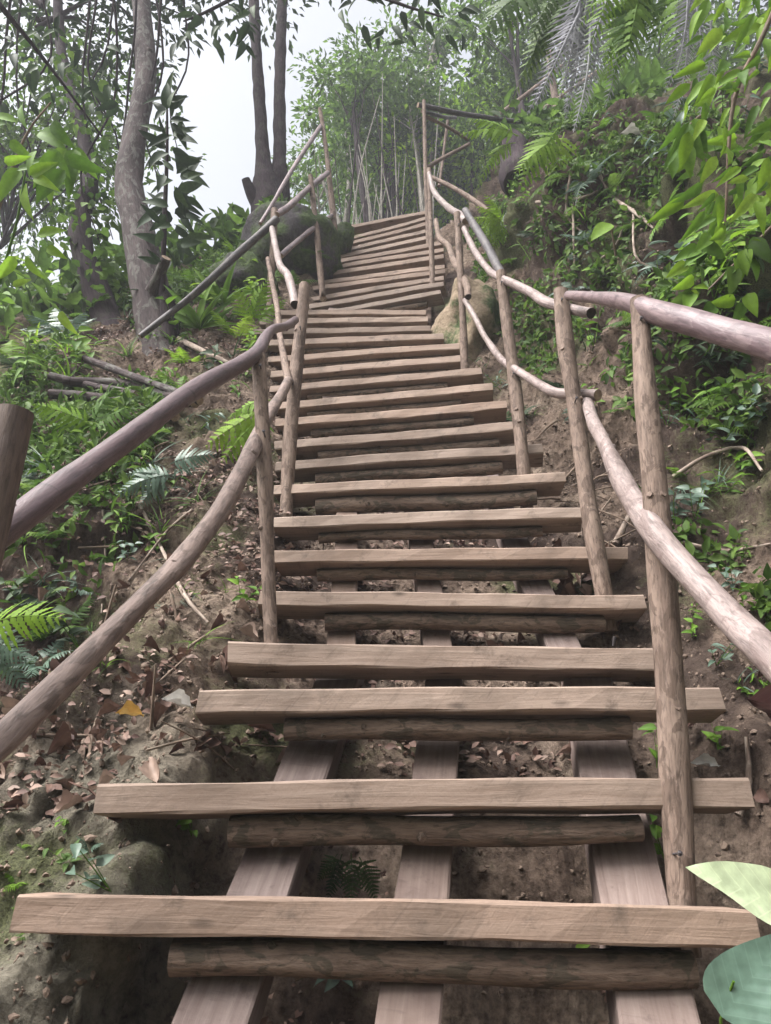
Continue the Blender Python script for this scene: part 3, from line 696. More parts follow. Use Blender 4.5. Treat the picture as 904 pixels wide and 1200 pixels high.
def plant(kind, col, loc, nrm, size, label, cat='plant', group=None, seed=0, name=None, n=None):
    rr = random.Random(seed)
    up = (Vector((0, 0, 1))*.75+Vector(nrm)*.6+Vector((0, -.18, 0))).normalized()
    nm = name or {'fern': 'fern', 'fernb': 'fern', 'ovate': 'leafy_plant', 'lance': 'leafy_plant', 'blade': 'grass_tuft'}[kind]
    root = empty(nm, loc, label, cat, group)
    a0 = rr.uniform(0, 6.28)
    sx = up.cross(Vector((0, 1, 0))).normalized(); sy = sx.cross(up)
    if kind in ('fern', 'fernb'):
        n = n or rr.randint(4, 7)
        for i in range(n):
            a = a0+i*6.283/n+rr.uniform(-.3, .3); el = rr.uniform(.35, 1.0)
            dv = (sx*math.cos(a)+sy*math.sin(a))*math.cos(el)+up*math.sin(el)
            put('frond', LM[kind+'_'+col], root, Vector((0, 0, 0)), rot_to(dv, up, rr.uniform(-.3, .3)), size*rr.uniform(.7, 1.1)/.4)
    elif kind == 'blade':
        n = n or rr.randint(9, 14)
        for i in range(n):
            a = rr.uniform(0, 6.28); el = rr.uniform(.5, 1.35)
            dv = (sx*math.cos(a)+sy*math.sin(a))*math.cos(el)+up*math.sin(el)
            put('blade', LM['blade_'+col], root, Vector((rr.uniform(-.02, .02), rr.uniform(-.02, .02), 0)), rot_to(dv, up, rr.uniform(-.5, .5)), size*rr.uniform(.6, 1.1)/.28)
    else:
        stems = rr.randint(2, 3); n = n or rr.randint(9, 15); L = .10 if kind == 'ovate' else .15
        for s in range(stems):
            a = rr.uniform(0, 6.28); el = rr.uniform(.7, 1.4)
            sd_ = (sx*math.cos(a)+sy*math.sin(a))*math.cos(el)+up*math.sin(el)
            m3 = rot_to(sd_, up) @ Matrix.Rotation(-math.pi/2, 3, 'X')
            h = size*rr.uniform(.6, 1.1)
            put('stem', LM['green_stem'], root, Vector((0, 0, 0)), m3, h)
            k = max(3, n//stems)
            for i in range(k):
                t = .25+.75*i/(k-1); b = a+i*2.4+rr.uniform(-.4, .4); e2 = rr.uniform(-.15, .7)
                dv = (sx*math.cos(b)+sy*math.sin(b))*math.cos(e2)+up*math.sin(e2)
                put('leaf', LM[kind+'_'+col], root, sd_*h*t, rot_to(dv, up+Vector((0, -.5, 0)), rr.uniform(-.5, .5)), size*rr.uniform(.4, .62)/L*.75)
    return root

# leaf clouds as one mesh (tree crowns, ground cover)
def leaf_cloud(name, pts, sizes, mat, bias=(0, 0, -.3), aspect=.42, flat=1.0, nrm=None, seed=0, lite=False):
    g = np.random.default_rng(seed); n = len(pts)
    T = np.array([(0, 0, 0), (-.5, .38, .06), (0, .40, -.03), (.5, .38, .06), (-.34, .72, .02), (0, .75, -.07), (.34, .72, .02), (0, 1, -.16)], dtype=np.float64)
    T[:, 0] *= aspect
    Fq = np.array([(0, 2, 1), (0, 3, 2), (1, 2, 4), (2, 5, 4), (2, 3, 5), (3, 6, 5), (4, 5, 7), (5, 6, 7)])
    if lite:
        T = np.array([(0, 0, 0), (-.5, .45, .07), (0, .5, -.04), (.5, .45, .07), (0, 1, -.15)]); T[:, 0] *= aspect
        Fq = np.array([(0, 2, 1), (0, 3, 2), (1, 2, 4), (2, 3, 4)])
    k_ = len(T)
    dv = g.normal(size=(n, 3))*np.array([1, 1, flat]) + np.array(bias)
    dv /= np.linalg.norm(dv, axis=1, keepdims=True)
    up = g.normal(size=(n, 3))*.55+(np.array([0, 0, 1.0]) if nrm is None else nrm)
    x = np.cross(dv, up); x /= np.linalg.norm(x, axis=1, keepdims=True)+1e-9; z = np.cross(x, dv)
    S = np.asarray(sizes).reshape(-1, 1, 1)
    V = pts[:, None, :]+S*(T[None, :, 0:1]*x[:, None, :]+T[None, :, 1:2]*dv[:, None, :]+T[None, :, 2:3]*z[:, None, :])
    F = (Fq[None]+k_*np.arange(n)[:, None, None]).reshape(-1, 3)
    var = np.repeat(g.random(n), k_)
    return mesh_np(name, V.reshape(-1, 3), F, [mat], True, var=var)

# ------------------------------------------------------------------ trees
def grow(base, tips_n, height, spread, seed, levels=2):
    """branch polylines + tip points for a crown above a trunk top"""
    rr = random.Random(seed); br = []; tips = []
    for i in range(tips_n):
        a = i*2.399+rr.uniform(-.4, .4); t = rr.uniform(.0, 1.0)
        st = base+Vector((0, 0, -height*.5*t))
        en = base+Vector((math.cos(a)*spread*rr.uniform(.4, 1), math.sin(a)*spread*rr.uniform(.4, 1), height*rr.uniform(-.15, .5)*(1-.4*t)))
        mi = st.lerp(en, .5)+Vector((0, 0, spread*.12))
        br.append((st, mi, en))
        for q in (.55, .75, .9, 1.0):
            tips.append(st.lerp(en, q)+Vector((rr.uniform(-1, 1), rr.uniform(-1, 1), rr.uniform(-.6, .8)))*spread*.22)
    return br, tips

def crown_pts(tips, per, rad, seed):
    g = np.random.default_rng(seed); T = np.array([tuple(t) for t in tips])
    idx = np.repeat(np.arange(len(T)), per)
    o = g.normal(size=(len(idx), 3))*np.array([rad, rad, rad*.6])*.6
    return T[idx]+o

def tree(name, path, label, mats=('bark', 'canopy'), crown=None, leaf=.16, group=None, seed=0, seg=14, per=60, cat='tree', lump=.08, knots=0):
    """path: (world point, radius) list; crown: (n_branches, height, spread)"""
    org = path[0][0]
    root = empty(name, org, label, cat, group)
    obj('trunk', tube_mesh('trunk', [p for p, r in path], [r for p, r in path], M[mats[0]], None, seg, .15, lump, seed, .0, knots, org), root)
    if crown:
        nb, ch, sp = crown
        top = path[-1][0]
        br, tips = grow(top, nb, ch, sp, seed)
        V = []; F = []; BK = []
        for st, mi, en in br:
            r0 = path[-1][1]*.7
            v, f, c = tube_geo([st-org, mi-org, en-org], [r0, r0*.5, r0*.15], 6, .4, .05, seed)
            b = len(V); V += v; BK += tube_geo.B; F += [tuple(j+b for j in q) for q in f]
        obj('limbs', mesh_np('limbs', np.array([tuple(v) for v in V]), F, [M[mats[0]]], bk=BK), root)
        pts = crown_pts(tips, per, sp*.24, seed)-np.array(tuple(org))
        g = np.random.default_rng(seed)
        obj('crown', leaf_cloud('crown', pts, leaf*g.uniform(.6, 1.25, len(pts)), M[mats[1]], seed=seed, lite=True), root)
    return root

def pxpath(l): return [(P(a, b, z), .5*d*z/FPX) for a, b, z, d in l]
# big grey trunk on the left
bigp = pxpath([(196, 450, 5.0, 62), (190, 412, 5.15, 54), (181, 365, 5.3, 46), (170, 310, 5.5, 41), (158, 250, 5.8, 36), (151, 212, 6.0, 32), (160, 150, 6.3, 26), (171, 90, 6.65, 24), (168, 30, 7.1, 22), (160, -60, 7.8, 20), (150, -180, 8.9, 17)])
big = tree('large_tree', bigp, 'tall bent grey tree trunk standing left of the steps', ('bark', 'dark'), (9, 2.2, 2.2), .17, None, 101, 20, 50, lump=.05, knots=4)
def sub(name, pp, mat, root, seed=0, cut=None, seg=10):
    org = root.location
    return obj(name, tube_mesh(name, [P(a, b, z) for a, b, z, d in pp], [.5*d*z/FPX for a, b, z, d in pp], M[mat], M[cut] if cut else None, seg, .06, .07, seed, 0, 0, org), root)
sub('branch_stub', [(178, 342, 5.2, 16), (188, 320, 5.15, 13), (195, 302, 5.1, 11)], 'bark', big, 1, 'cut')
sub('branch_stub', [(200, 410, 5.1, 26), (198, 370, 5.15, 20), (193, 338, 5.2, 15)], 'dark_bark', big, 2)
# dark leaning trunk
lean = tree('leaning_tree', pxpath([(140, 400, 5.7, 38), (125, 372, 5.8, 33), (107, 326, 5.95, 29), (94, 274, 6.1, 26), (100, 235, 6.3, 21), (107, 200, 6.5, 17), (90, 130, 7.0, 14), (72, 60, 7.7, 12), (66, -40, 8.4, 10)]),
     'dark leaning tree wrapped in vines at the far left', ('dark_bark', 'dark'), (10, 2.2, 1.8), .13, None, 103, 12, 45, lump=.12)
g = np.random.default_rng(5)
vp = []
for k in range(380):
    t = g.random()
    q = P(*[np.interp(t, [0, .3, .6, 1], v) for v in ([128, 96, 104, 72], [350, 274, 200, 60], [5.8, 6.1, 6.4, 7.3])])
    vp.append((q.x+g.normal()*.16, q.y+g.normal()*.13-.05, q.z+g.normal()*.1))
obj('vine_leaves', leaf_cloud('vine_leaves', np.array(vp)-np.array(tuple(lean.location)), g.uniform(.05, .11, 380), M['mid'], aspect=.7, seed=5), lean)
# twin trunk
twin = tree('twin_trunk_tree', pxpath([(316, 290, 8.0, 48), (316, 250, 8.2, 44), (313, 215, 8.4, 34), (309, 190, 8.5, 17), (304, 110, 9.1, 13.5), (300, 50, 9.6, 12.5), (296, -30, 10.4, 12), (292, -120, 11.4, 10)]),
     'tree with two slim dark trunks rising from one knobbly base beside the steps', ('dark_bark', 'dark'), (8, 2.5, 2.0), .16, None, 105, 14, 45, lump=.10, knots=6)
sub('trunk', [(320, 262, 8.3, 40), (326, 215, 8.45, 28), (328, 185, 8.6, 16), (328, 100, 9.2, 13.5), (330, 30, 9.8, 12.5), (333, -60, 10.8, 11)], 'dark_bark', twin, 3)
sub('branch_stub', [(303, 240, 8.2, 18), (293, 222, 8.2, 13), (288, 210, 8.2, 10)], 'dark_bark', twin, 4)

# leaf helpers hanging in the upper picture: branch with individual leaves
def leafy_branch(name, stem_pp, leaves, leafmesh, stemmat, label, cat, L, leafname='leaf', group=None, face=None):
    """leaves: (px,py,Z, angle in picture degrees (0=right,90=up), tilt towards viewer, size px)"""
    org = P(*stem_pp[0][:3]); root = empty(name, org, label, cat, group)
    if stem_pp and len(stem_pp) > 1:
        obj('stem', tube_mesh('stem', [P(a, b, z) for a, b, z, d in stem_pp], [.5*d*z/FPX for a, b, z, d in stem_pp], M[stemmat], None, 7, .06, .05, 3, origin=org), root)
    right = Vector((1, 0, 0)); upv = Vector((0, -SP, CP)); fw = Vector((0, CP, SP))
    for (px, py, Z, ang, tilt, s) in leaves:
        a = math.radians(ang); t = math.radians(tilt)
        dv = (right*math.cos(a)+upv*math.sin(a))*math.cos(t)-fw*math.sin(t)
        me = leafmesh if not isinstance(leafmesh, (list, tuple)) else random.choice(leafmesh)
        put(leafname, me, root, P(px, py, Z)-org, rot_to(dv, (face if face else (Vector((random.uniform(-.6, .6), 0, random.uniform(-.2, .5)))-fw).normalized()), random.uniform(-.5, .5)), s*Z/FPX/L)
    return root
rr = random.Random(12)
sap = []
for k in range(84):
    t = k/83; cx = np.interp(t, [0, .5, 1], [196, 205, 200]); cy = np.interp(t, [0, 1], [118, 305])
    spread = np.interp(t, [0, .3, .8, 1], [8, 26, 38, 26]); s = rr.choice((-1, 1))
    ang = rr.uniform(-85, 65) if s > 0 else rr.uniform(115, 265)
    if k < 3: ang = 80+rr.uniform(-15, 15)
    sap.append((cx+s*rr.uniform(0, .5)*spread, cy+rr.uniform(-16, 16), 5.15+rr.uniform(-.25, .3), ang, rr.uniform(-20, 50), rr.uniform(20, 38)))
leafy_branch('sapling', [(190, 395, 5.2, 7), (191, 330, 5.15, 7), (193, 260, 5.15, 6), (196, 180, 5.2, 4), (196, 112, 5.25, 2)], sap, [leaf_mesh('leaf', M['dark'], .2, .08, .15, .4, 7), leaf_mesh('leaf', M['dark'], .2, .06, .25, .2, 7, .62)], 'dark_bark',
             'slender sapling with drooping dark leaves beside the pale grey trunk', 'sapling', .2)
# dark overhead sprays at the top
for bi, (stem, box, n) in enumerate((([(395, -60, 5.6, 8), (430, -15, 5.4, 5), (470, 5, 5.3, 4), (520, 20, 5.2, 2)], (395, -40, 545, 48), 46),
                                     ([(330, -60, 6.0, 7), (300, -20, 5.8, 5), (250, 10, 5.6, 4), (215, 25, 5.6, 2)], (205, -40, 300, 55), 34),
                                     ([(-40, -40, 4.6, 9), (20, 30, 4.8, 6), (60, 80, 5.0, 4), (120, 160, 5.2, 2)], (-10, -30, 140, 130), 60))):
    lv = []
    for k in range(n):
        lv.append((rr.uniform(box[0], box[2]), rr.uniform(box[1], box[3]), 5.4+rr.uniform(-.4, .4), rr.uniform(200, 340), rr.uniform(-10, 40), rr.uniform(14, 30)))
    leafy_branch('leafy_branch', stem, lv, leaf_mesh('leaf', M['dark'], .12, .042, .2, .3, 5), 'dark_bark',
                 ['dark leafy spray hanging into the top of the view above the upper steps', 'dark leafy spray hanging between the grey trunk and the twin trunks', 'dark leafy branch hanging in the top left corner'][bi], 'branch', .12)

for i in range(12):
    q_ = random.Random(500+i); x0 = q_.uniform(-10, 260); Z = q_.uniform(5.6, 7.5); x1 = x0+q_.uniform(-30, 30); y1 = q_.uniform(130, 330)
    pts = [P(x0, -60, Z), P(x0+q_.uniform(-30, 30), y1*.35, Z), P(x1+q_.uniform(-35, 35), y1*.7, Z), P(x1, y1, Z)]
    me = tube_mesh('hanging_vine', pts, [.012, .010, .008, .004], M['dark_bark'], None, 6, .12, .1, i, .01, 0, pts[0])
    tag(obj('hanging_vine', me, None, pts[0]), 'thin dark bare vine hanging among the trees on the left', 'vine', 'hanging vines on the left')
# background trees (real distances, on the plateau behind)
def bgtree(px, dist_y, h, r, sp, seed, col='canopy', leaf=.2, lab='', nb=16, per=70, tw=.3):
    v = (px-452)/FPX
    y = dist_y; x = v*y/ (CP-.35*SP)
    q, nn = drop(x, y); q = q if q else Vector((x, y, 5))
    rr = random.Random(seed)
    p = [(q-Vector((0, 0, .3)), r*1.25), (q+Vector((rr.uniform(-tw, tw), 0, h*.3)), r), (q+Vector((rr.uniform(-tw, tw)*1.5, rr.uniform(-tw, tw), h*.62)), r*.8), (q+Vector((rr.uniform(-tw, tw)*2, 0, h*.85)), r*.5)]
    return tree('forest_tree', p, lab, ('dark_bark', col), (nb, h*.8, sp), leaf, 'forest trees behind the steps', seed, 8, per)
BG = [(475, 11.5, 8.0, .06, 1.8, 'canopy'), (440, 16, 11, .09, 2.2, 'canopy'), (530, 13.5, 8, .07, 1.8, 'canopy'), (600, 11, 7, .06, 1.8, 'lime'),
      (560, 17, 11, .1, 2.8, 'mid'), (660, 14, 8, .09, 2.4, 'canopy'), (490, 20, 13, .12, 3.0, 'canopy'), (350, 19, 8, .1, 2.2, 'mid'),
      (-30, 7.5, 6, .07, 1.8, 'mid'), (90, 13, 5.0, .09, 1.8, 'canopy'), (20, 17, 10, .12, 2.6, 'mid'), (130, 17, 6, .09, 2.2, 'canopy'), (-120, 10, 9, .1, 3, 'dark'),
      (720, 11, 7, .08, 2.2, 'canopy'), (800, 9, 6, .08, 2.0, 'mid'), (900, 10, 7, .09, 2.4, 'dark'), (240, 21, 7.5, .1, 2.2, 'mid'), (285, 17, 4.5, .08, 1.6, 'canopy'), (200, 13, 2.0, .05, 1.4, 'canopy'), (262, 11, 2.6, .05, 1.2, 'canopy')]
where = {0: 'just behind the top of the steps', 1: 'behind the landing', 2: 'in the haze at the back'}
for i, (px, dy, h, r, sp, col) in enumerate(BG):
    side_ = 'left of the grey trunk' if px < 150 else ('between the grey trunk and the twin trunks' if px < 300 else ('above the right bank' if px > 620 else 'above the top of the steps'))
    lab = f"{ {'canopy': 'light green', 'lime': 'bright green', 'mid': 'mid green', 'dark': 'dark'}[col]} {'tall' if h > 9 else ('low' if h < 5 else 'slim')} tree {side_}"
    bgtree(px, dy, h, r, sp, 200+i, col, .08+.0055*dy, lab, 20, 80)
# thin dry stems behind the landing
for i in range(16):
    rr = random.Random(1200+i); px = rr.uniform(395, 690); y = rr.uniform(8.0, 13.0); x = (px-452)/FPX*y/.72
    q, nn = drop(x, y)
    if q is None: continue
    h = rr.uniform(5, 9.5); lx = rr.uniform(-.7, .7); r_ = rr.uniform(.03, .065)
    p_ = [(q-Vector((0, 0, .2)), r_*1.3), (q+Vector((lx*.3, 0, h*.35)), r_), (q+Vector((lx*.5+rr.uniform(-.2, .2), 0, h*.7)), r_*.8), (q+Vector((lx, 0, h)), r_*.45)]
    tree('slim_tree', p_, f"{['slim', 'thin leaning', 'tall slim'][i % 3]} bare-stemmed tree behind the top of the steps", ('dark_bark' if i % 2 else 'bamboo', 'canopy'), (7, 2.2, 1.0), .15, 'slim trees behind the top of the steps', 1200+i, 8, 40)
for i in range(64):
    rr = random.Random(900+i); px = rr.uniform(385, 505); y = rr.uniform(7.0, 10.5)
    x = (px-452)/FPX*y/.74; q, nn = drop(x, y)
    if q is None: continue
    h = rr.uniform(2.0, 4.2); lx = rr.uniform(-.5, .5)
    me = tube_mesh('thin_stem', [Vector((0, 0, -.2)), Vector((lx*.3, rr.uniform(-.1, .1), h*.5)), Vector((lx, rr.uniform(-.2, .2), h))], [.016, .012, .006], M['bamboo' if i % 3 else 'dark_bark'], None, 6, .4, .05, i)
    tag(obj('thin_stem', me, None, q), f"{'pale' if i % 3 else 'dark'} bare stem {'leaning left' if lx < -.2 else ('leaning right' if lx > .2 else 'standing upright')}, {'tall' if h > 3.1 else 'short'}, behind the top of the steps", 'stem', 'thin stems behind the top of the steps')

# ------------------------------------------------------------------ boulders
def boulder(name, c, dims, seed, mat, label, rotz=0.0, cat='boulder', amp=.16):
    n_, m_ = 56, 40
    V = []; F = []
    for j in range(m_+1):
        th = math.pi*j/m_
        for i in range(n_):
            ph = 2*math.pi*i/n_; V.append((math.sin(th)*math.cos(ph), math.sin(th)*math.sin(ph), math.cos(th)))
    V = np.array(V)
    nz_ = fbm(V[:, 0]+seed, V[:, 1], V[:, 2], 1.2, 2)*amp+fbm(V[:, 0]+seed, V[:, 1], V[:, 2], 4, 3)*amp*.32
    V = np.sign(V)*np.abs(V)**.85*(1+nz_)[:, None]*np.array(dims)
    for j in range(m_):
        for i in range(n_): F.append((j*n_+i, (j+1)*n_+i, (j+1)*n_+(i+1) % n_, j*n_+(i+1) % n_))
    o = obj(name, mesh_np(name, V, F, [mat]), None, c); o.rotation_euler = (0, 0, rotz)
    return tag(o, label, cat)
def mat_mossrock(name, rock1, rock2, mossf):
    m, n, l, b = newmat(name)
    tc = n.new('ShaderNodeTexCoord'); v = tc.outputs['Object']
    a = N(n, 'ShaderNodeTexNoise', Scale=3.0, Detail=7.0, Roughness=.65); l.new(v, a.inputs['Vector'])
    g = N(n, 'ShaderNodeTexNoise', Scale=40.0, Detail=6.0, Roughness=.7); l.new(v, g.inputs['Vector'])
    r = ramp(n, [(0.3, rock2), (0.7, rock1)]); l.new(g.outputs['Fac'], r.inputs[0])
    rm = ramp(n, [(mossf, (0, 0, 0)), (mossf+.1, (1, 1, 1))]); l.new(a.outputs['Fac'], rm.inputs[0])
    mc = ramp(n, [(0.35, (.03, .045, .018)), (0.65, (.085, .12, .045))]); l.new(g.outputs['Fac'], mc.inputs[0])
    c = mixrgb(n, l, rm.outputs[0], r.outputs[0], mc.outputs[0])
    l.new(c, b.inputs['Base Color']); b.inputs['Roughness'].default_value = .9; b.inputs['Specular IOR Level'].default_value = .15
    p = bump(n, l, g.outputs['Fac'], b, .9, .03); bump(n, l, a.outputs['Fac'], b, .5, .1, p)
    return m
M['rock_dark'] = mat_mossrock('dark_mossy_rock', (.10, .09, .095), (.04, .036, .038), .42)
M['rock_tan'] = mat_mossrock('tan_mossy_rock', (.33, .26, .185), (.19, .145, .10), .47)
c1 = P(338, 312, 6.75)
boulder('boulder', c1, (.48, .55, .33), 2.0, M['rock_dark'], 'large dark mossy boulder beside the left of the upper steps', .4)
boulder('boulder', P(283, 340, 6.0), (.26, .3, .24), 5.0, M['rock_dark'], 'smaller dark rock below the large boulder on the left', .2)
boulder('boulder', P(548, 398, 5.05), (.21, .28, .40), 8.0, M['rock_tan'], 'tan and mossy rock bulging against the right end of the middle steps', .3, amp=.3)
boulder('boulder', P(399, 288, 7.35), (.11, .25, .15), 12.0, M['rock_dark'], 'mossy rock at the left end of the topmost steps', .3, amp=.12)

for i, (px, py, Z, k_, cl) in enumerate(((330, 278, 6.55, 'fern', 'green'), (362, 272, 6.55, 'blade', 'mid'), (300, 292, 6.5, 'fernb', 'mid'), (402, 282, 7.2, 'blade', 'lime'), (285, 322, 5.9, 'fern', 'lime'), (345, 335, 6.2, 'fern', 'mid'), (372, 300, 6.3, 'fernb', 'mid'))):
    BOULDER_PLANTS = globals().setdefault('BP', []); BOULDER_PLANTS.append((px, py, Z, k_, cl))
# ------------------------------------------------------------------ dark stump on the bank, fallen logs, roots, twigs
st = P(606, 195, 6.2)
o = obj('tree_stump', tube_mesh('tree_stump', [Vector((.04, 0, -.2)), Vector((0, 0, .1)), Vector((-.02, 0, .38))], [.17, .12, .055], M['dark_bark'], M['dark_cut'], 14, .03, .2, 4), None, st)
tag(o, 'small black jagged stump on top of the right bank behind the bright ferns', 'stump')
fl = [((75, 447, 4.6), (150, 452, 4.5), (228, 470, 4.3), 13, 'grey'), ((60, 462, 4.5), (140, 470, 4.35), (205, 488, 4.2), 12, 'brown'), ((100, 420, 4.9), (170, 446, 4.7), (235, 470, 4.5), 9, 'slim grey'),
      ((58, 440, 4.7), (110, 452, 4.55), (160, 462, 4.5), 9, 'short dark')]
for i, (a, b, c, d, wd) in enumerate(fl):
    zoff = []
    for q in (a, b, c):
        h_, n_ = hit(q[0], q[1]); z = min(depth_of(h_)-.28, q[2]+1.5) if h_ else q[2]; zoff.append((q[0], q[1], z))
    pts = [P(*q) for q in zoff]; org = pts[1]
    me = tube_mesh('fallen_log', pts, [.5*d*zoff[1][2]/FPX]*3, M['bark'], M['cut'], 10, .06, .1, i+70, .004, 2, org)
    tag(obj('fallen_log', me, None, org), f'{wd} fallen log, {["uppermost", "lowest", "rearmost", "leftmost"][i]} of the log pile below the grey trunk', 'log', 'fallen logs left of the steps')
def ground_curve(pp, lift):
    out = []
    for (x, y) in pp:
        h_, n_ = hit(x, y)
        if h_: out.append(h_+n_*lift*random.uniform(.3, 1.2))
    return out
RT = [([(160, 590), (190, 640), (215, 700), (240, 740)], 5), ([(700, 205), (715, 230), (740, 250), (765, 270)], 5), ([(742, 250), (750, 300), (765, 320), (780, 325)], 3), ([(668, 240), (672, 300), (676, 330)], 3),
      ([(700, 310), (720, 290), (730, 270)], 4), ([(790, 560), (830, 535), (870, 530), (900, 560)], 6), ([(690, 560), (700, 600), (706, 640)], 4), ([(720, 640), (740, 600), (745, 580)], 9), ([(400, 300), (420, 320)], 3),
      ([(670, 205), (665, 250), (690, 280)], 4), ([(630, 240), (680, 235), (700, 225)], 4), ([(210, 400), (250, 420), (290, 440)], 7), ([(120, 600), (125, 650), (120, 720)], 3), ([(230, 600), (200, 620), (150, 680)], 4),
      ([(800, 640), (850, 650), (904, 640)], 6), ([(870, 960), (885, 920), (880, 870)], 10)]
for i, (pp, d) in enumerate(RT):
    pts = ground_curve(pp, .03)
    if len(pts) < 2: continue
    org = pts[0].copy(); Z = depth_of(org); r = .5*d*Z/FPX
    me = tube_mesh('root', pts, [r]+[r*.85]*(len(pts)-2)+[r*.5], M['root'], None, 7, .04, .08, i, .006, 0, org)
    sidew = 'right earth bank' if pp[0][0] > 452 else 'left slope'
    tag(obj('root', me, None, org), f'pale crooked root clinging to the {sidew}', 'root', f'roots on the {sidew}')
for i in range(70):
    rr = random.Random(3000+i)
    if i < 34: px, py = rr.uniform(600, 760), rr.uniform(500, 700)
    elif i < 52: px, py = rr.uniform(100, 320), rr.uniform(560, 900)
    else: px, py = rr.uniform(40, 290), rr.uniform(420, 560)
    h_, n_ = hit(px, py)
    if h_ is None or depth_of(h_) > 7: continue
    L = rr.uniform(.08, .30); tdir = Vector((rr.uniform(-1, 1), rr.uniform(-1, 1), rr.uniform(-1, 1))); tdir = (tdir-n_*tdir.dot(n_)*.85).normalized()
    r = rr.uniform(.002, .006)
    me = tube_mesh('twig', [-tdir*L*.5, n_*rr.uniform(0, .02), tdir*L*.5], [r, r, r*.5], M['twig'], None, 5, .05, .05, i)
    reg = 'on the right bank beside the railing posts' if i < 34 else ('among dead leaves on the left slope' if i < 52 else 'by the fallen logs on the left')
    tag(obj('twig', me, None, h_+n_*.012), f"{'long' if L > .21 else ('short' if L < .13 else 'middling')} dry brown twig, {'thin' if r < .004 else 'thick'}, lying {reg}", 'twig', f'twigs {reg}')

# ------------------------------------------------------------------ dead leaves
DL = []
for k in range(7):
    rr = random.Random(k); V, F, uv = leaf_arr(.10, .042+.012*(k % 3), .1*(k % 2)+.05, rr.uniform(-.5, .5), 7, rr.uniform(.6, .95), .008, 0, rr.uniform(.1, 1.1))
    V = V+np.array([.012*math.sin(k*2.1), 0, 0])*(V[:, 1:2]*20)**1.5*.3+np.random.default_rng(k).normal(0, .0016, V.shape)
    DL.append(mesh_np('dead_leaf', V-np.array([0, .05, 0]), F, [M['dead']], True, uv=uv))
def litter_pos(rr):
    if rr.random() < .70: return rr.uniform(0, 345), rr.uniform(575, 960), 'lying on the soil left of the steps', 'dead leaves on the left slope'
    if rr.random() < .6: return rr.uniform(330, 720), rr.uniform(640, 900), 'lying on the soil under the steps', 'dead leaves under the steps'
    return rr.uniform(600, 900), rr.uniform(460, 960), 'lying on the right bank', 'dead leaves on the right bank'
cnt = 0; rr = random.Random(77)
while cnt < 270:
    px, py, reg, grp = litter_pos(rr)
    if px < 345 and (py < 575 + .25*(345-px)): continue
    h_, n_ = hit(px, py)
    if h_ is None or depth_of(h_) > 4.5 or n_.z < .25: continue
    o = bpy.data.objects.new('dead_leaf', rr.choice(DL)); COL.objects.link(o)
    dv = Vector((rr.uniform(-1, 1), rr.uniform(-1, 1), rr.uniform(-1, 1))); dv = dv-n_*dv.dot(n_)+n_*rr.uniform(-.1, .2)
    m = rot_to(dv, n_+Vector((rr.uniform(-.3, .3), rr.uniform(-.3, .3), 0)), rr.uniform(-.4, .4)).to_4x4()
    s = rr.choice((rr.uniform(.2, .36), rr.uniform(.35, .72))); m = m @ Matrix.Diagonal((s, s, s, 1)); m.translation = h_+n_*rr.uniform(.004, .022); o.matrix_world = m
    tag(o, f"{'large' if s > .5 else ('small' if s < .3 else 'middling')} curled brown dead leaf {reg}", 'leaf', grp); cnt += 1
for (px, py, mt, s, lab, ang) in ((153, 853, 'yellow', .62, 'yellow ochre dead leaf among brown leaves on the left slope', .4), (895, 855, 'maroon', 1.7, 'large glossy maroon dead leaf at the right end of the third step from the bottom', 1.2),
                                 (205, 838, 'white_leaf', .7, 'pale dry leaf among the litter on the left slope', 1.0), (835, 903, 'white_leaf', .6, 'pale dry leaf beside the second step from the bottom', 0.1), (738, 166, 'white_leaf', 1.2, 'white dead leaf caught high on the right bank', .5)):
    h_, n_ = hit(px, py)
    if h_ is None: continue
    o = bpy.data.objects.new('dead_leaf', DL[3].copy()); o.data.materials[0] = M[mt]; COL.objects.link(o)
    m = rot_to(Vector((math.cos(ang), math.sin(ang)*.4, -.2)), n_+Vector((0, -.5, .3)), .2).to_4x4() @ Matrix.Diagonal((s, s, s, 1)); m.translation = h_+n_*.03; o.matrix_world = m
    tag(o, lab, 'leaf')
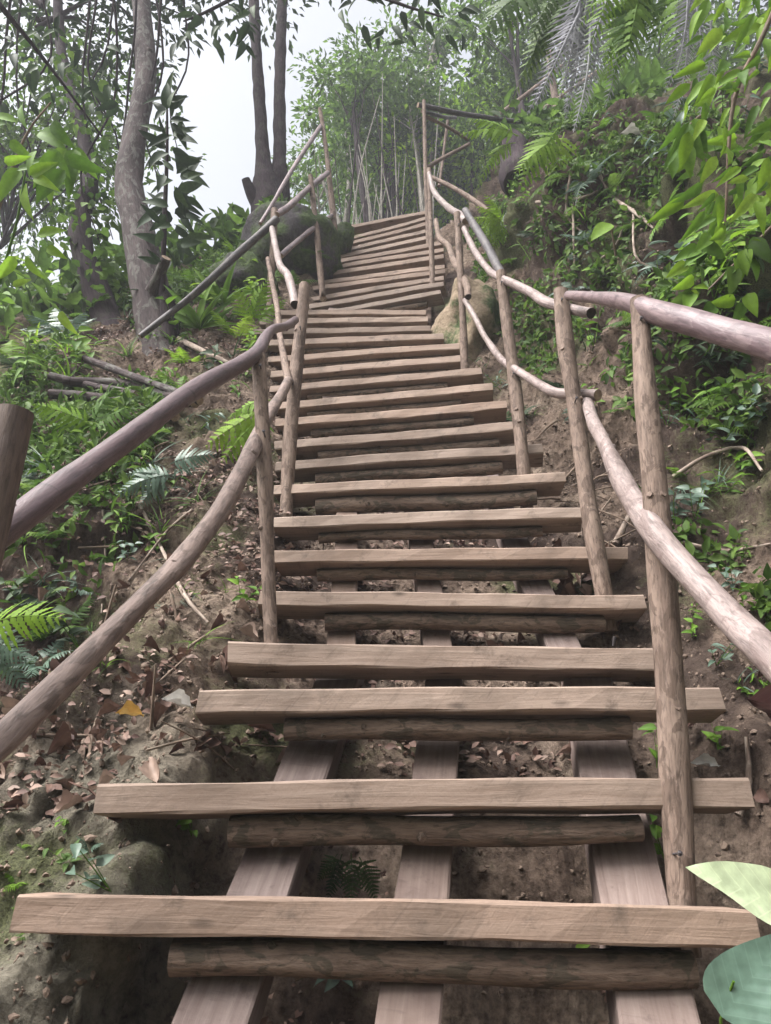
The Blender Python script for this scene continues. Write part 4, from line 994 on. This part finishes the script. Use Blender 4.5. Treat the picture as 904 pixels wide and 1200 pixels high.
# small litter and clods as stuff
def surf_pts(n, cond, seed):
    g = np.random.default_rng(seed); nv = np.stack([nx, ny, nz], -1).reshape(-1, 3)
    idx = np.nonzero(cond.ravel())[0]; pick = g.choice(idx, n)
    j = g.uniform(-.01, .01, (n, 3))
    return TV[pick]+j, nv[pick]
near = (GX > -2.3) & (GX < 2.1) & (GY > 1.0) & (GY < 5.5)
dlG = xl_-GX; drG = GX-xr_
p, q = surf_pts(12000, near & (litter.reshape(GX.shape) > .5) & (dlG > -.9) & (dlG < 1.5) & (GY > 1.55) & (GY < 4.5), 3)
lit = obj('leaf_litter', leaf_cloud('leaf_litter', p+q*.012, rng.uniform(.010, .036, len(p)), M['dead'], (0, 0, 0), .55, .5, q*2.2, 4)); tag(lit, kind='stuff')
def clods(name, n, cond, seed, s0, s1):
    g = np.random.default_rng(seed); p, q = surf_pts(n, cond, seed)
    T = np.array([(0, 0, 1), (.9, 0, .3), (.28, .85, .3), (-.72, .53, .3), (-.72, -.53, .3), (.28, -.85, .3), (.72, .53, -.4), (-.28, .85, -.4), (-.9, 0, -.4), (-.28, -.85, -.4), (.72, -.53, -.4), (0, 0, -1)])
    Fq = np.array([(0, 1, 2), (0, 2, 3), (0, 3, 4), (0, 4, 5), (0, 5, 1), (1, 6, 2), (2, 7, 3), (3, 8, 4), (4, 9, 5), (5, 10, 1), (2, 6, 7), (3, 7, 8), (4, 8, 9), (5, 9, 10), (1, 10, 6), (11, 7, 6), (11, 8, 7), (11, 9, 8), (11, 10, 9), (11, 6, 10)])
    V = (T[None]*g.uniform(.45, 1.35, (n, 12, 1))*g.uniform(.55, 1.3, (n, 1, 3)))*(s0+(s1-s0)*g.random((n, 1, 1))**2.2)+p[:, None]
    F = (Fq[None]+12*np.arange(n)[:, None, None]).reshape(-1, 3)
    tag(obj(name, mesh_np(name, V.reshape(-1, 3), F, [M['clod']], False)), kind='stuff')
clods('soil_clods', 42000, near & (dlG < 1.2) & (drG < .8) & (GY < 4.6), 8, .002, .010)

# ------------------------------------------------------------------ ground cover (nobody could count it)
mfield = fbm(GX+4, GY, GZ, 1.6, 3)
condR = near & (drG > .28) & (GY > 1.9) & (mfield+.35*smooth(.5, 1.3, drG) > .22)
p, q = surf_pts(15000, condR, 21)
tag(obj('bank_ground_cover', leaf_cloud('bank_ground_cover', p+q*rng.uniform(0, .05, (len(p), 1)), rng.uniform(.025, .075, len(p)), M['mid'], (0, -.3, -.3), .45, 1, q, 21)), kind='stuff')
condL = near & (dlG > .5) & (GY > 2.55) & (mfield > -.3)
p, q = surf_pts(9000, condL, 22)
tag(obj('slope_ground_cover', leaf_cloud('slope_ground_cover', p+q*rng.uniform(0, .06, (len(p), 1)), rng.uniform(.03, .08, len(p)), M['mid'], (0, -.2, .1), .4, 1, q, 22)), kind='stuff')
condF = (~near) & (GY > 4.5) & (GY < 13) & ~((GX > -.9) & (GX < 1.2) & (GY < 6.6)) & (np.abs(GX) < 12)
p, q = surf_pts(4200, condF, 23)
tag(obj('forest_undergrowth', leaf_cloud('forest_undergrowth', p+rng.uniform(0, .5, (len(p), 1))*np.array([0, 0, 1]), rng.uniform(.12, .28, len(p)), M['canopy'], (0, 0, .2), .4, 1, None, 23)), kind='stuff')

# ------------------------------------------------------------------ plants
def region(px, py):
    if px < 452:
        if py > 950: return 'on the soil below the lowest steps'
        if py > 620: return 'on the left slope under the lower rail'
        if py > 480: return 'on the ledge left of the handrail'
        return 'by the fallen logs on the left'
    if py > 780: return 'at the foot of the nearest right post'
    if py > 430: return 'on the bank below the right handrail'
    if px > 780: return 'high on the right bank'
    return 'on the bank behind the right rails'
colname = {'lime': 'bright lime', 'green': 'fresh green', 'mid': 'dull green', 'grey': 'grey green', 'dark': 'dark green'}
kn = {'fern': 'feathery fern', 'fernb': 'drooping fern', 'ovate': 'oval-leaved herb', 'lance': 'narrow-leaved herb', 'blade': 'grass tuft'}
def scatter(n, box, kinds, cols, smin, smax, seed, mind=.0, maxd=7.5):
    rr = random.Random(seed); c = 0; tries = 0; used = []
    while c < n and tries < n*8:
        tries += 1
        px, py = rr.uniform(box[0], box[2]), rr.uniform(box[1], box[3])
        h_, n_ = hit(px, py)
        if h_ is None: continue
        Z = depth_of(h_)
        if Z > maxd: continue
        if any((h_-u).length < mind for u in used): continue
        xl0, xr0 = float(sm_prof(pXl, np.array(h_.y))), float(sm_prof(pXr, np.array(h_.y)))
        if xl0-.06 < h_.x < xr0+.08: continue
        used.append(h_); k = rr.choice(kinds); cl = rr.choice(cols)
        plant(k, cl, h_-n_*.01, n_, rr.uniform(smin, smax), f'{colname[cl]} {kn[k]} {region(px, py)}', 'fern' if 'fern' in k else ('grass' if k == 'blade' else 'plant'),
              f"{kn[k]}s {region(px, py)}", seed*1000+c); c += 1
O, LN, FE, FB, BL = 'ovate', 'lance', 'fern', 'fernb', 'blade'
scatter(24, (770, 80, 904, 360), [O, LN, FB, FB, O], ['green', 'lime', 'mid', 'green', 'grey'], .16, .30, 1, .1)
scatter(26, (690, 330, 904, 500), [O, LN, FB, FE], ['mid', 'grey', 'green', 'dark', 'mid'], .12, .22, 2, .08)
scatter(16, (770, 480, 904, 620), [O, LN, FB, BL], ['mid', 'grey', 'green'], .08, .16, 3, .07)
scatter(18, (560, 230, 760, 350), [FB, FE, LN, O, BL], ['mid', 'dark', 'grey', 'green'], .12, .24, 4, .1)
scatter(16, (555, 330, 720, 500), [FB, FE, BL, LN], ['mid', 'dark', 'grey', 'dark'], .10, .20, 5, .08)
scatter(14, (560, 120, 800, 240), [BL, FB, LN], ['mid', 'green', 'grey'], .16, .30, 6, .1)
scatter(12, (800, 640, 904, 900), [O, BL, LN], ['green', 'mid', 'grey'], .05, .10, 7, .06, 3)
scatter(24, (0, 300, 110, 460), [FE, LN, O, BL, O], ['mid', 'green', 'grey', 'dark', 'lime'], .18, .42, 8, .12, 9)
scatter(34, (20, 475, 240, 640), [FE, LN, BL, BL, BL], ['grey', 'mid', 'green', 'mid'], .10, .20, 9, .08)
scatter(16, (130, 370, 300, 470), [FE, LN, O, BL], ['mid', 'green', 'dark'], .12, .26, 15, .1, 9)
scatter(12, (200, 330, 310, 430), [FE, LN, O], ['green', 'lime', 'mid'], .16, .30, 10, .1, 9)
scatter(16, (0, 680, 120, 800), [O, FE, BL], ['grey', 'mid', 'dark'], .08, .16, 11, .05, 4)
scatter(14, (120, 560, 320, 780), [O, LN, BL], ['green', 'grey', 'mid'], .05, .10, 12, .06, 4)
scatter(8, (20, 960, 330, 1190), [O, FE], ['mid', 'grey', 'green'], .03, .06, 13, .05, 3)
scatter(14, (220, 240, 330, 340), [FE, O, LN], ['lime', 'green', 'mid'], .2, .4, 14, .15, 12)

for i, (px, py, Z, k_, cl) in enumerate(BP):
    plant(k_, cl, P(px, py, Z), Vector((0, -.5, .8)), .22, ['green fern on the top of the large dark boulder', 'grass tuft on the top of the large dark boulder', 'dull fern on the left shoulder of the large dark boulder', 'yellow green grass tuft on the mossy rock by the topmost steps', 'bright fern above the smaller dark rock', 'dull fern at the foot of the large dark boulder', 'drooping fern on the right face of the large dark boulder'][i], 'fern' if 'fern' in k_ else 'grass', None, 800+i)
# named ferns that stand out
def fern_at(pp, fronds, mat, label, L=.4, name='fern', cat='fern'):
    zz = [pp[2]]
    for (px, py, ang, tilt, s, key) in fronds:
        for q_ in (0, .5, .9):
            h_, n_ = hit(px+q_*s*math.cos(math.radians(ang)), py-q_*s*math.sin(math.radians(ang)))
            if h_ and depth_of(h_) > 1.2: zz.append(depth_of(h_)-.06)
    pp = (pp[0], pp[1], max(min(zz), pp[2]*.72))
    org = P(*pp); root = empty(name, org, label, cat)
    right = Vector((1, 0, 0)); upv = Vector((0, -SP, CP)); fw = Vector((0, CP, SP))
    for (px, py, ang, tilt, s, key) in fronds:
        a = math.radians(ang); t = math.radians(tilt)
        dv = (right*math.cos(a)+upv*math.sin(a))*math.cos(t)-fw*math.sin(t)
        put('frond', LM[key], root, P(px, py, pp[2])-org, rot_to(dv, (upv*.6-fw*.8).normalized(), random.uniform(-.2, .2)), s*pp[2]/FPX/L)
    return root
fern_at((612, 165, 5.6), [(608, 160, 172, 15, 75, 'fern_lime'), (605, 168, 205, 20, 70, 'fernb_lime'), (606, 160, 150, 5, 60, 'fern_lime')], None, 'bright lime fern arching left from the black stump on the bank')
fern_at((660, 150, 4.9), [(655, 150, 232, 10, 85, 'fern_lime'), (650, 165, 215, 20, 70, 'fern_lime'), (662, 155, 250, 10, 70, 'fern_lime')], None, 'bright lime fern with pointed fronds hanging down the bank right of the stump')
fern_at((312, 480, 3.7), [(318, 478, 205, 12, 95, 'fern_lime'), (316, 482, 222, 18, 88, 'fern_lime'), (318, 470, 190, 0, 60, 'fern_green'), (316, 490, 235, 25, 60, 'fern_green')], None, 'bright green fern leaning out behind the left posts')
fern_at((105, 500, 3.5), [(110, 500, 150, 20, 75, 'fern_lime'), (108, 500, 175, 10, 60, 'fern_green'), (108, 498, 60, 10, 65, 'fern_green'), (108, 500, 25, 20, 70, 'fern_green'), (106, 505, 205, 25, 60, 'fern_green')], None, 'fresh green fern on the ledge above the purplish handrail')
fern_at((-15, 735, 1.8), [(-20, 735, 14, 15, 110, 'fern_lime'), (-20, 745, -12, 25, 80, 'fern_grey'), (-10, 760, -35, 20, 70, 'fern_grey')], None, 'fern with one pale green frond reaching in at the left edge')
fern_at((190, 560, 2.9), [(200, 555, 200, 30, 70, 'fern_grey'), (205, 560, 170, 15, 60, 'fern_grey'), (200, 545, 20, 25, 65, 'fern_grey'), (195, 560, 230, 25, 50, 'fern_grey')], None, 'grey green fern tucked above the purplish handrail')
fern_at((298, 368, 5.0), [(298, 380, 75, 20, 60, 'fern_lime'), (296, 380, 110, 20, 50, 'fern_lime'), (300, 380, 45, 10, 50, 'fern_green')], None, 'small bright fern below the boulder beside the left rails')
fern_at((575, 265, 5.3), [(590, 262, 170+k*25, 25, 42, 'fern_lime') for k in range(-2, 4)], None, 'bright mossy fern clump on the bank behind the dark brace pole')
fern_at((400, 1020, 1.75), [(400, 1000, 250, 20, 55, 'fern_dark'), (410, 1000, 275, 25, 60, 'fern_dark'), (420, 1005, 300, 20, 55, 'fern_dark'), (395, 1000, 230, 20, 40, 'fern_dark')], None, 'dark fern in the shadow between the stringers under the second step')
# dry grey hanging ferns, tree fern fronds above the bank
rr = random.Random(4)
fern_at((720, -10, 4.6), [(705+rr.uniform(-28, 28), -12+rr.uniform(-20, 40), rr.uniform(240, 262), rr.uniform(-10, 15), rr.uniform(110, 175), rr.choice(('dry', 'dry2'))) for k in range(11)], None, 'withered silvery grey fern fronds hanging over the bank top', .8, 'dry_fern')
fern_at((830, -20, 3.9), [(818+rr.uniform(-14, 16), -10+rr.uniform(-10, 50), rr.uniform(255, 275), rr.uniform(-10, 10), rr.uniform(90, 140), rr.choice(('dry', 'dry2'))) for k in range(7)], None, 'withered grey fern fronds hanging beside the bright leaves on the right', .8, 'dry_fern')
fern_at((760, -30, 4.3), [(770+rr.uniform(-40, 30), -25+rr.uniform(-10, 30), rr.uniform(205, 262), rr.uniform(0, 25), rr.uniform(70, 110), rr.choice(('fernb_lime', 'fernb_green', 'fern_green'))) for k in range(13)], None, 'lush green fern fronds hanging down between the withered grey ones')
fern_at((650, -30, 5.2), [(670+rr.uniform(-40, 30), -30+rr.uniform(-10, 40), rr.uniform(195, 240), rr.uniform(0, 25), rr.uniform(90, 130), rr.choice(('fern_mid', 'fernb_mid'))) for k in range(9)], None, 'dull green fern fronds arching over the landing poles')

# leafy climber at the right edge
lv = []
for k in range(150):
    t = rr.random(); cx = np.interp(t, [0, .35, .7, 1], [885, 862, 848, 870]); cy = np.interp(t, [0, 1], [-15, 265])
    lv.append((cx+rr.uniform(-58, 60), cy+rr.uniform(-20, 20), 2.85+rr.uniform(-.3, .3), rr.uniform(195, 275), rr.uniform(-10, 50), rr.uniform(18, 46)))
leafy_branch('climbing_plant', [(930, -40, 2.8, 8), (895, 40, 2.8, 6), (860, 120, 2.8, 5), (850, 260, 2.8, 3)], lv, [leaf_mesh('leaf', M['lime'], .16, .052, .2, .45, 7, .62), leaf_mesh('leaf', M['lime'], .16, .06, .1, .2, 7, .7, .004), leaf_mesh('leaf', M['green'], .16, .05, .15, .35, 7, .62, .003), leaf_mesh('leaf', M['green'], .16, .04, .2, .5, 7, .6)], 'twig',
             'climbing plant with many bright green leaves hanging at the upper right edge', 'plant', .16)
lv = [(rr.uniform(790, 820), rr.uniform(120, 200), 2.9, rr.uniform(210, 290), 20, rr.uniform(30, 50)) for k in range(7)]
leafy_branch('climbing_plant', [(830, 130, 2.95, 4), (805, 150, 2.95, 3), (792, 185, 2.95, 2)], lv, leaf_mesh('leaf', M['green'], .16, .075, .15, .3, 7), 'twig', 'small cluster of broad green leaves hanging left of the big climber', 'plant', .16)
lv = [(rr.uniform(800, 904), rr.uniform(270, 360), 2.7, rr.uniform(190, 320), rr.uniform(0, 40), rr.uniform(20, 38)) for k in range(26)]
leafy_branch('climbing_plant', [(920, 250, 2.75, 4), (870, 300, 2.75, 3), (830, 340, 2.75, 2)], lv, [LM['ovate_green'], LM['ovate_mid'], LM['ovate_lime']], 'twig', 'bushy green leaves on the bank just above the right handrail', 'plant', .10)
# left foreground leaves
lv = [(30, 215, 3.6, 275, 20, 46), (35, 205, 3.6, 20, 20, 36), (40, 208, 3.6, 335, 30, 34), (45, 275, 3.6, 10, 20, 34), (18, 300, 3.6, 250, 20, 40), (30, 300, 3.6, 300, 10, 34), (15, 335, 3.6, 20, 10, 22), (70, 365, 3.7, 300, 20, 32), (5, 190, 3.5, 0, 20, 30), (55, 290, 3.6, 330, 20, 28)]
leafy_branch('leafy_plant', [(-20, 420, 3.6, 5), (0, 330, 3.6, 4), (20, 260, 3.6, 3), (30, 200, 3.6, 2)], lv, [leaf_mesh('leaf', M['lime'], .16, .065, .15, .3, 7), leaf_mesh('leaf', M['lime'], .16, .06, .15, .5, 7)], 'green', 'plant with a few bright lime oval leaves at the left edge', 'plant', .16)
lv = [(rr.uniform(-10, 90), rr.uniform(120, 200), 3.9+rr.uniform(-.2, .2), rr.uniform(150, 390), rr.uniform(0, 40), rr.uniform(30, 52)) for k in range(22)]
leafy_branch('leafy_plant', [(-30, 330, 4, 6), (0, 240, 4, 5), (30, 160, 4, 3), (60, 120, 4, 2)], lv, leaf_mesh('leaf', M['green'], .16, .06, .15, .4, 7), 'twig', 'shadowy plant with broad dark green leaves high at the left edge', 'plant', .16)
# yucca-like rosettes between the grey trunk and the boulder
for i, (px, py, s) in enumerate(((235, 385, 60), (262, 360, 50))):
    h_, n_ = hit(px, py)
    Z = min(depth_of(h_), 6.5) if h_ else 6
    lv = [(px, py, Z, 15+k*15, random.uniform(0, 40), s*random.uniform(.7, 1.1)) for k in range(11)]
    leafy_branch('rosette_plant', [(px, py+8, Z, 4), (px, py, Z, 4)], lv, leaf_mesh('leaf', M['green'], .2, .03, .3, .5, 6), 'green', ['rosette of long narrow leaves right of the grey trunk base', 'rosette of narrow leaves below the smaller dark rock'][i], 'plant', .2)
# single big leaf on the bank and big leaves low right
lv = [(716, 262, 3.6, 215, 20, 34)]
leafy_branch('leafy_plant', [(722, 300, 3.65, 3), (716, 262, 3.6, 2)], lv, leaf_mesh('leaf', M['lime'], .16, .1, .1, .2, 7), 'twig', 'single broad bright green leaf on the bare bank above the second right post', 'plant', .16)
bigl = leaf_mesh('leaf', M['pale_big'], .26, .125, .10, .12, 14, .62, .002)
leafy_branch('broad_leaved_plant', [(960, 1115, 1.16, 7), (925, 1085, 1.17, 5)], [(958, 1086, 1.16, 149, 6, 172)], bigl, 'green', 'pale green broad veined leaf reaching in from the right by the lowest step', 'plant', .26, face=Vector((-.1, -.62, .78)))
teal = leaf_mesh('leaf', M['teal_big'], .22, .14, .10, .12, 14, .55, .002)
leafy_branch('broad_leaved_plant', [(850, 1230, 1.12, 5), (845, 1195, 1.10, 4), (860, 1150, 1.08, 3)], [(846, 1192, 1.08, 55, 4, 128), (872, 1178, 1.1, 300, 30, 40), (885, 1190, 1.1, 270, 30, 40)], teal, 'green', 'blue green broad leaf at the bottom right corner', 'plant', .22, face=Vector((-.1, -.75, .6)))
for i, (px, py, Z, cl) in enumerate(((770, 900, 1.75, 'green'), (845, 880, 1.7, 'green'), (780, 1010, 1.5, 'green'), (395, 1150, 1.45, 'grey'), (670, 1150, 1.4, 'green'), (840, 780, 1.95, 'grey'), (225, 980, 1.5, 'green'), (130, 1045, 1.45, 'grey'))):
    n_ = Vector((0, -.6, .6)); h_, nn = hit(px, py); loc = h_ if (h_ and depth_of(h_) < Z+.5) else P(px, py, Z)
    plant('ovate', cl, loc, n_, .10, ['young green leafy plant behind the nearest right post', 'green leafy plant right of the nearest right post at the third step', 'small green plant between the lowest step and the nearest right post', 'pale leafy plant in the dark under the lowest step', 'small plant under the lowest step beside the right stringer',
          'single leafy plant on bare soil below the pale lower rail', 'tiny green seedling below the left end of the second step', 'grey green plant on the mossy shoulder above the lowest step'][i], 'plant', None, 60+i, n=7)

# ------------------------------------------------------------------ labels: where a few look alike, say which by its place
byl = {}
for o_ in bpy.data.objects:
    if o_.parent is None and 'label' in o_ and o_.get('category') not in ('leaf', 'twig'): byl.setdefault(o_['label'], []).append(o_)
ORD = ['second', 'third', 'fourth', 'fifth', 'sixth', 'seventh', 'eighth', 'ninth', 'tenth', 'eleventh', 'twelfth']
for lab_, l_ in byl.items():
    if not 1 < len(l_) <= 12: continue
    l_.sort(key=lambda o: (pix(o.location) or (0, 0))[0])
    for k_, o_ in enumerate(l_):
        if len(l_) == 2: t_ = ('left one', 'right one')[k_]+' of two'
        elif k_ == 0: t_ = 'leftmost'
        elif k_ == len(l_)-1: t_ = 'rightmost'
        elif len(l_) == 3: t_ = 'middle one'
        else: t_ = ORD[k_-1]+' from the left'
        o_['label'] = lab_+', '+t_
# ------------------------------------------------------------------ haze
zmin = float(TV[:, 2].min())-1.0
top = 3.0
deps = bpy.context.evaluated_depsgraph_get(); deps.update()
for o_ in bpy.data.objects:
    if o_.type == 'MESH':
        for c_ in o_.bound_box: top = max(top, (o_.matrix_world @ Vector(c_)).z)
hx, hy0, hy1 = 46.5, -31.5, 46.5
HV = [(-hx, hy0, zmin), (hx, hy0, zmin), (hx, hy1, zmin), (-hx, hy1, zmin), (-hx, hy0, top+1), (hx, hy0, top+1), (hx, hy1, top+1), (-hx, hy1, top+1)]
HF = [(3, 2, 1, 0), (4, 5, 6, 7), (0, 1, 5, 4), (1, 2, 6, 5), (2, 3, 7, 6), (3, 0, 4, 7)]
hm = bpy.data.materials.new('haze'); hm.use_nodes = True; hn = hm.node_tree.nodes; hn.remove(hn['Principled BSDF'])
pv = hn.new('ShaderNodeVolumePrincipled'); pv.inputs['Color'].default_value = (.90, .92, 1.0, 1); pv.inputs['Density'].default_value = HAZE; pv.inputs['Anisotropy'].default_value = .2
hm.node_tree.links.new(pv.outputs[0], hn['Material Output'].inputs['Volume'])
tag(obj('haze', mesh_np('haze', np.array(HV), HF, [hm], False)), kind='stuff')
print('objects', len(bpy.data.objects), 'haze top', top, 'zmin', zmin)
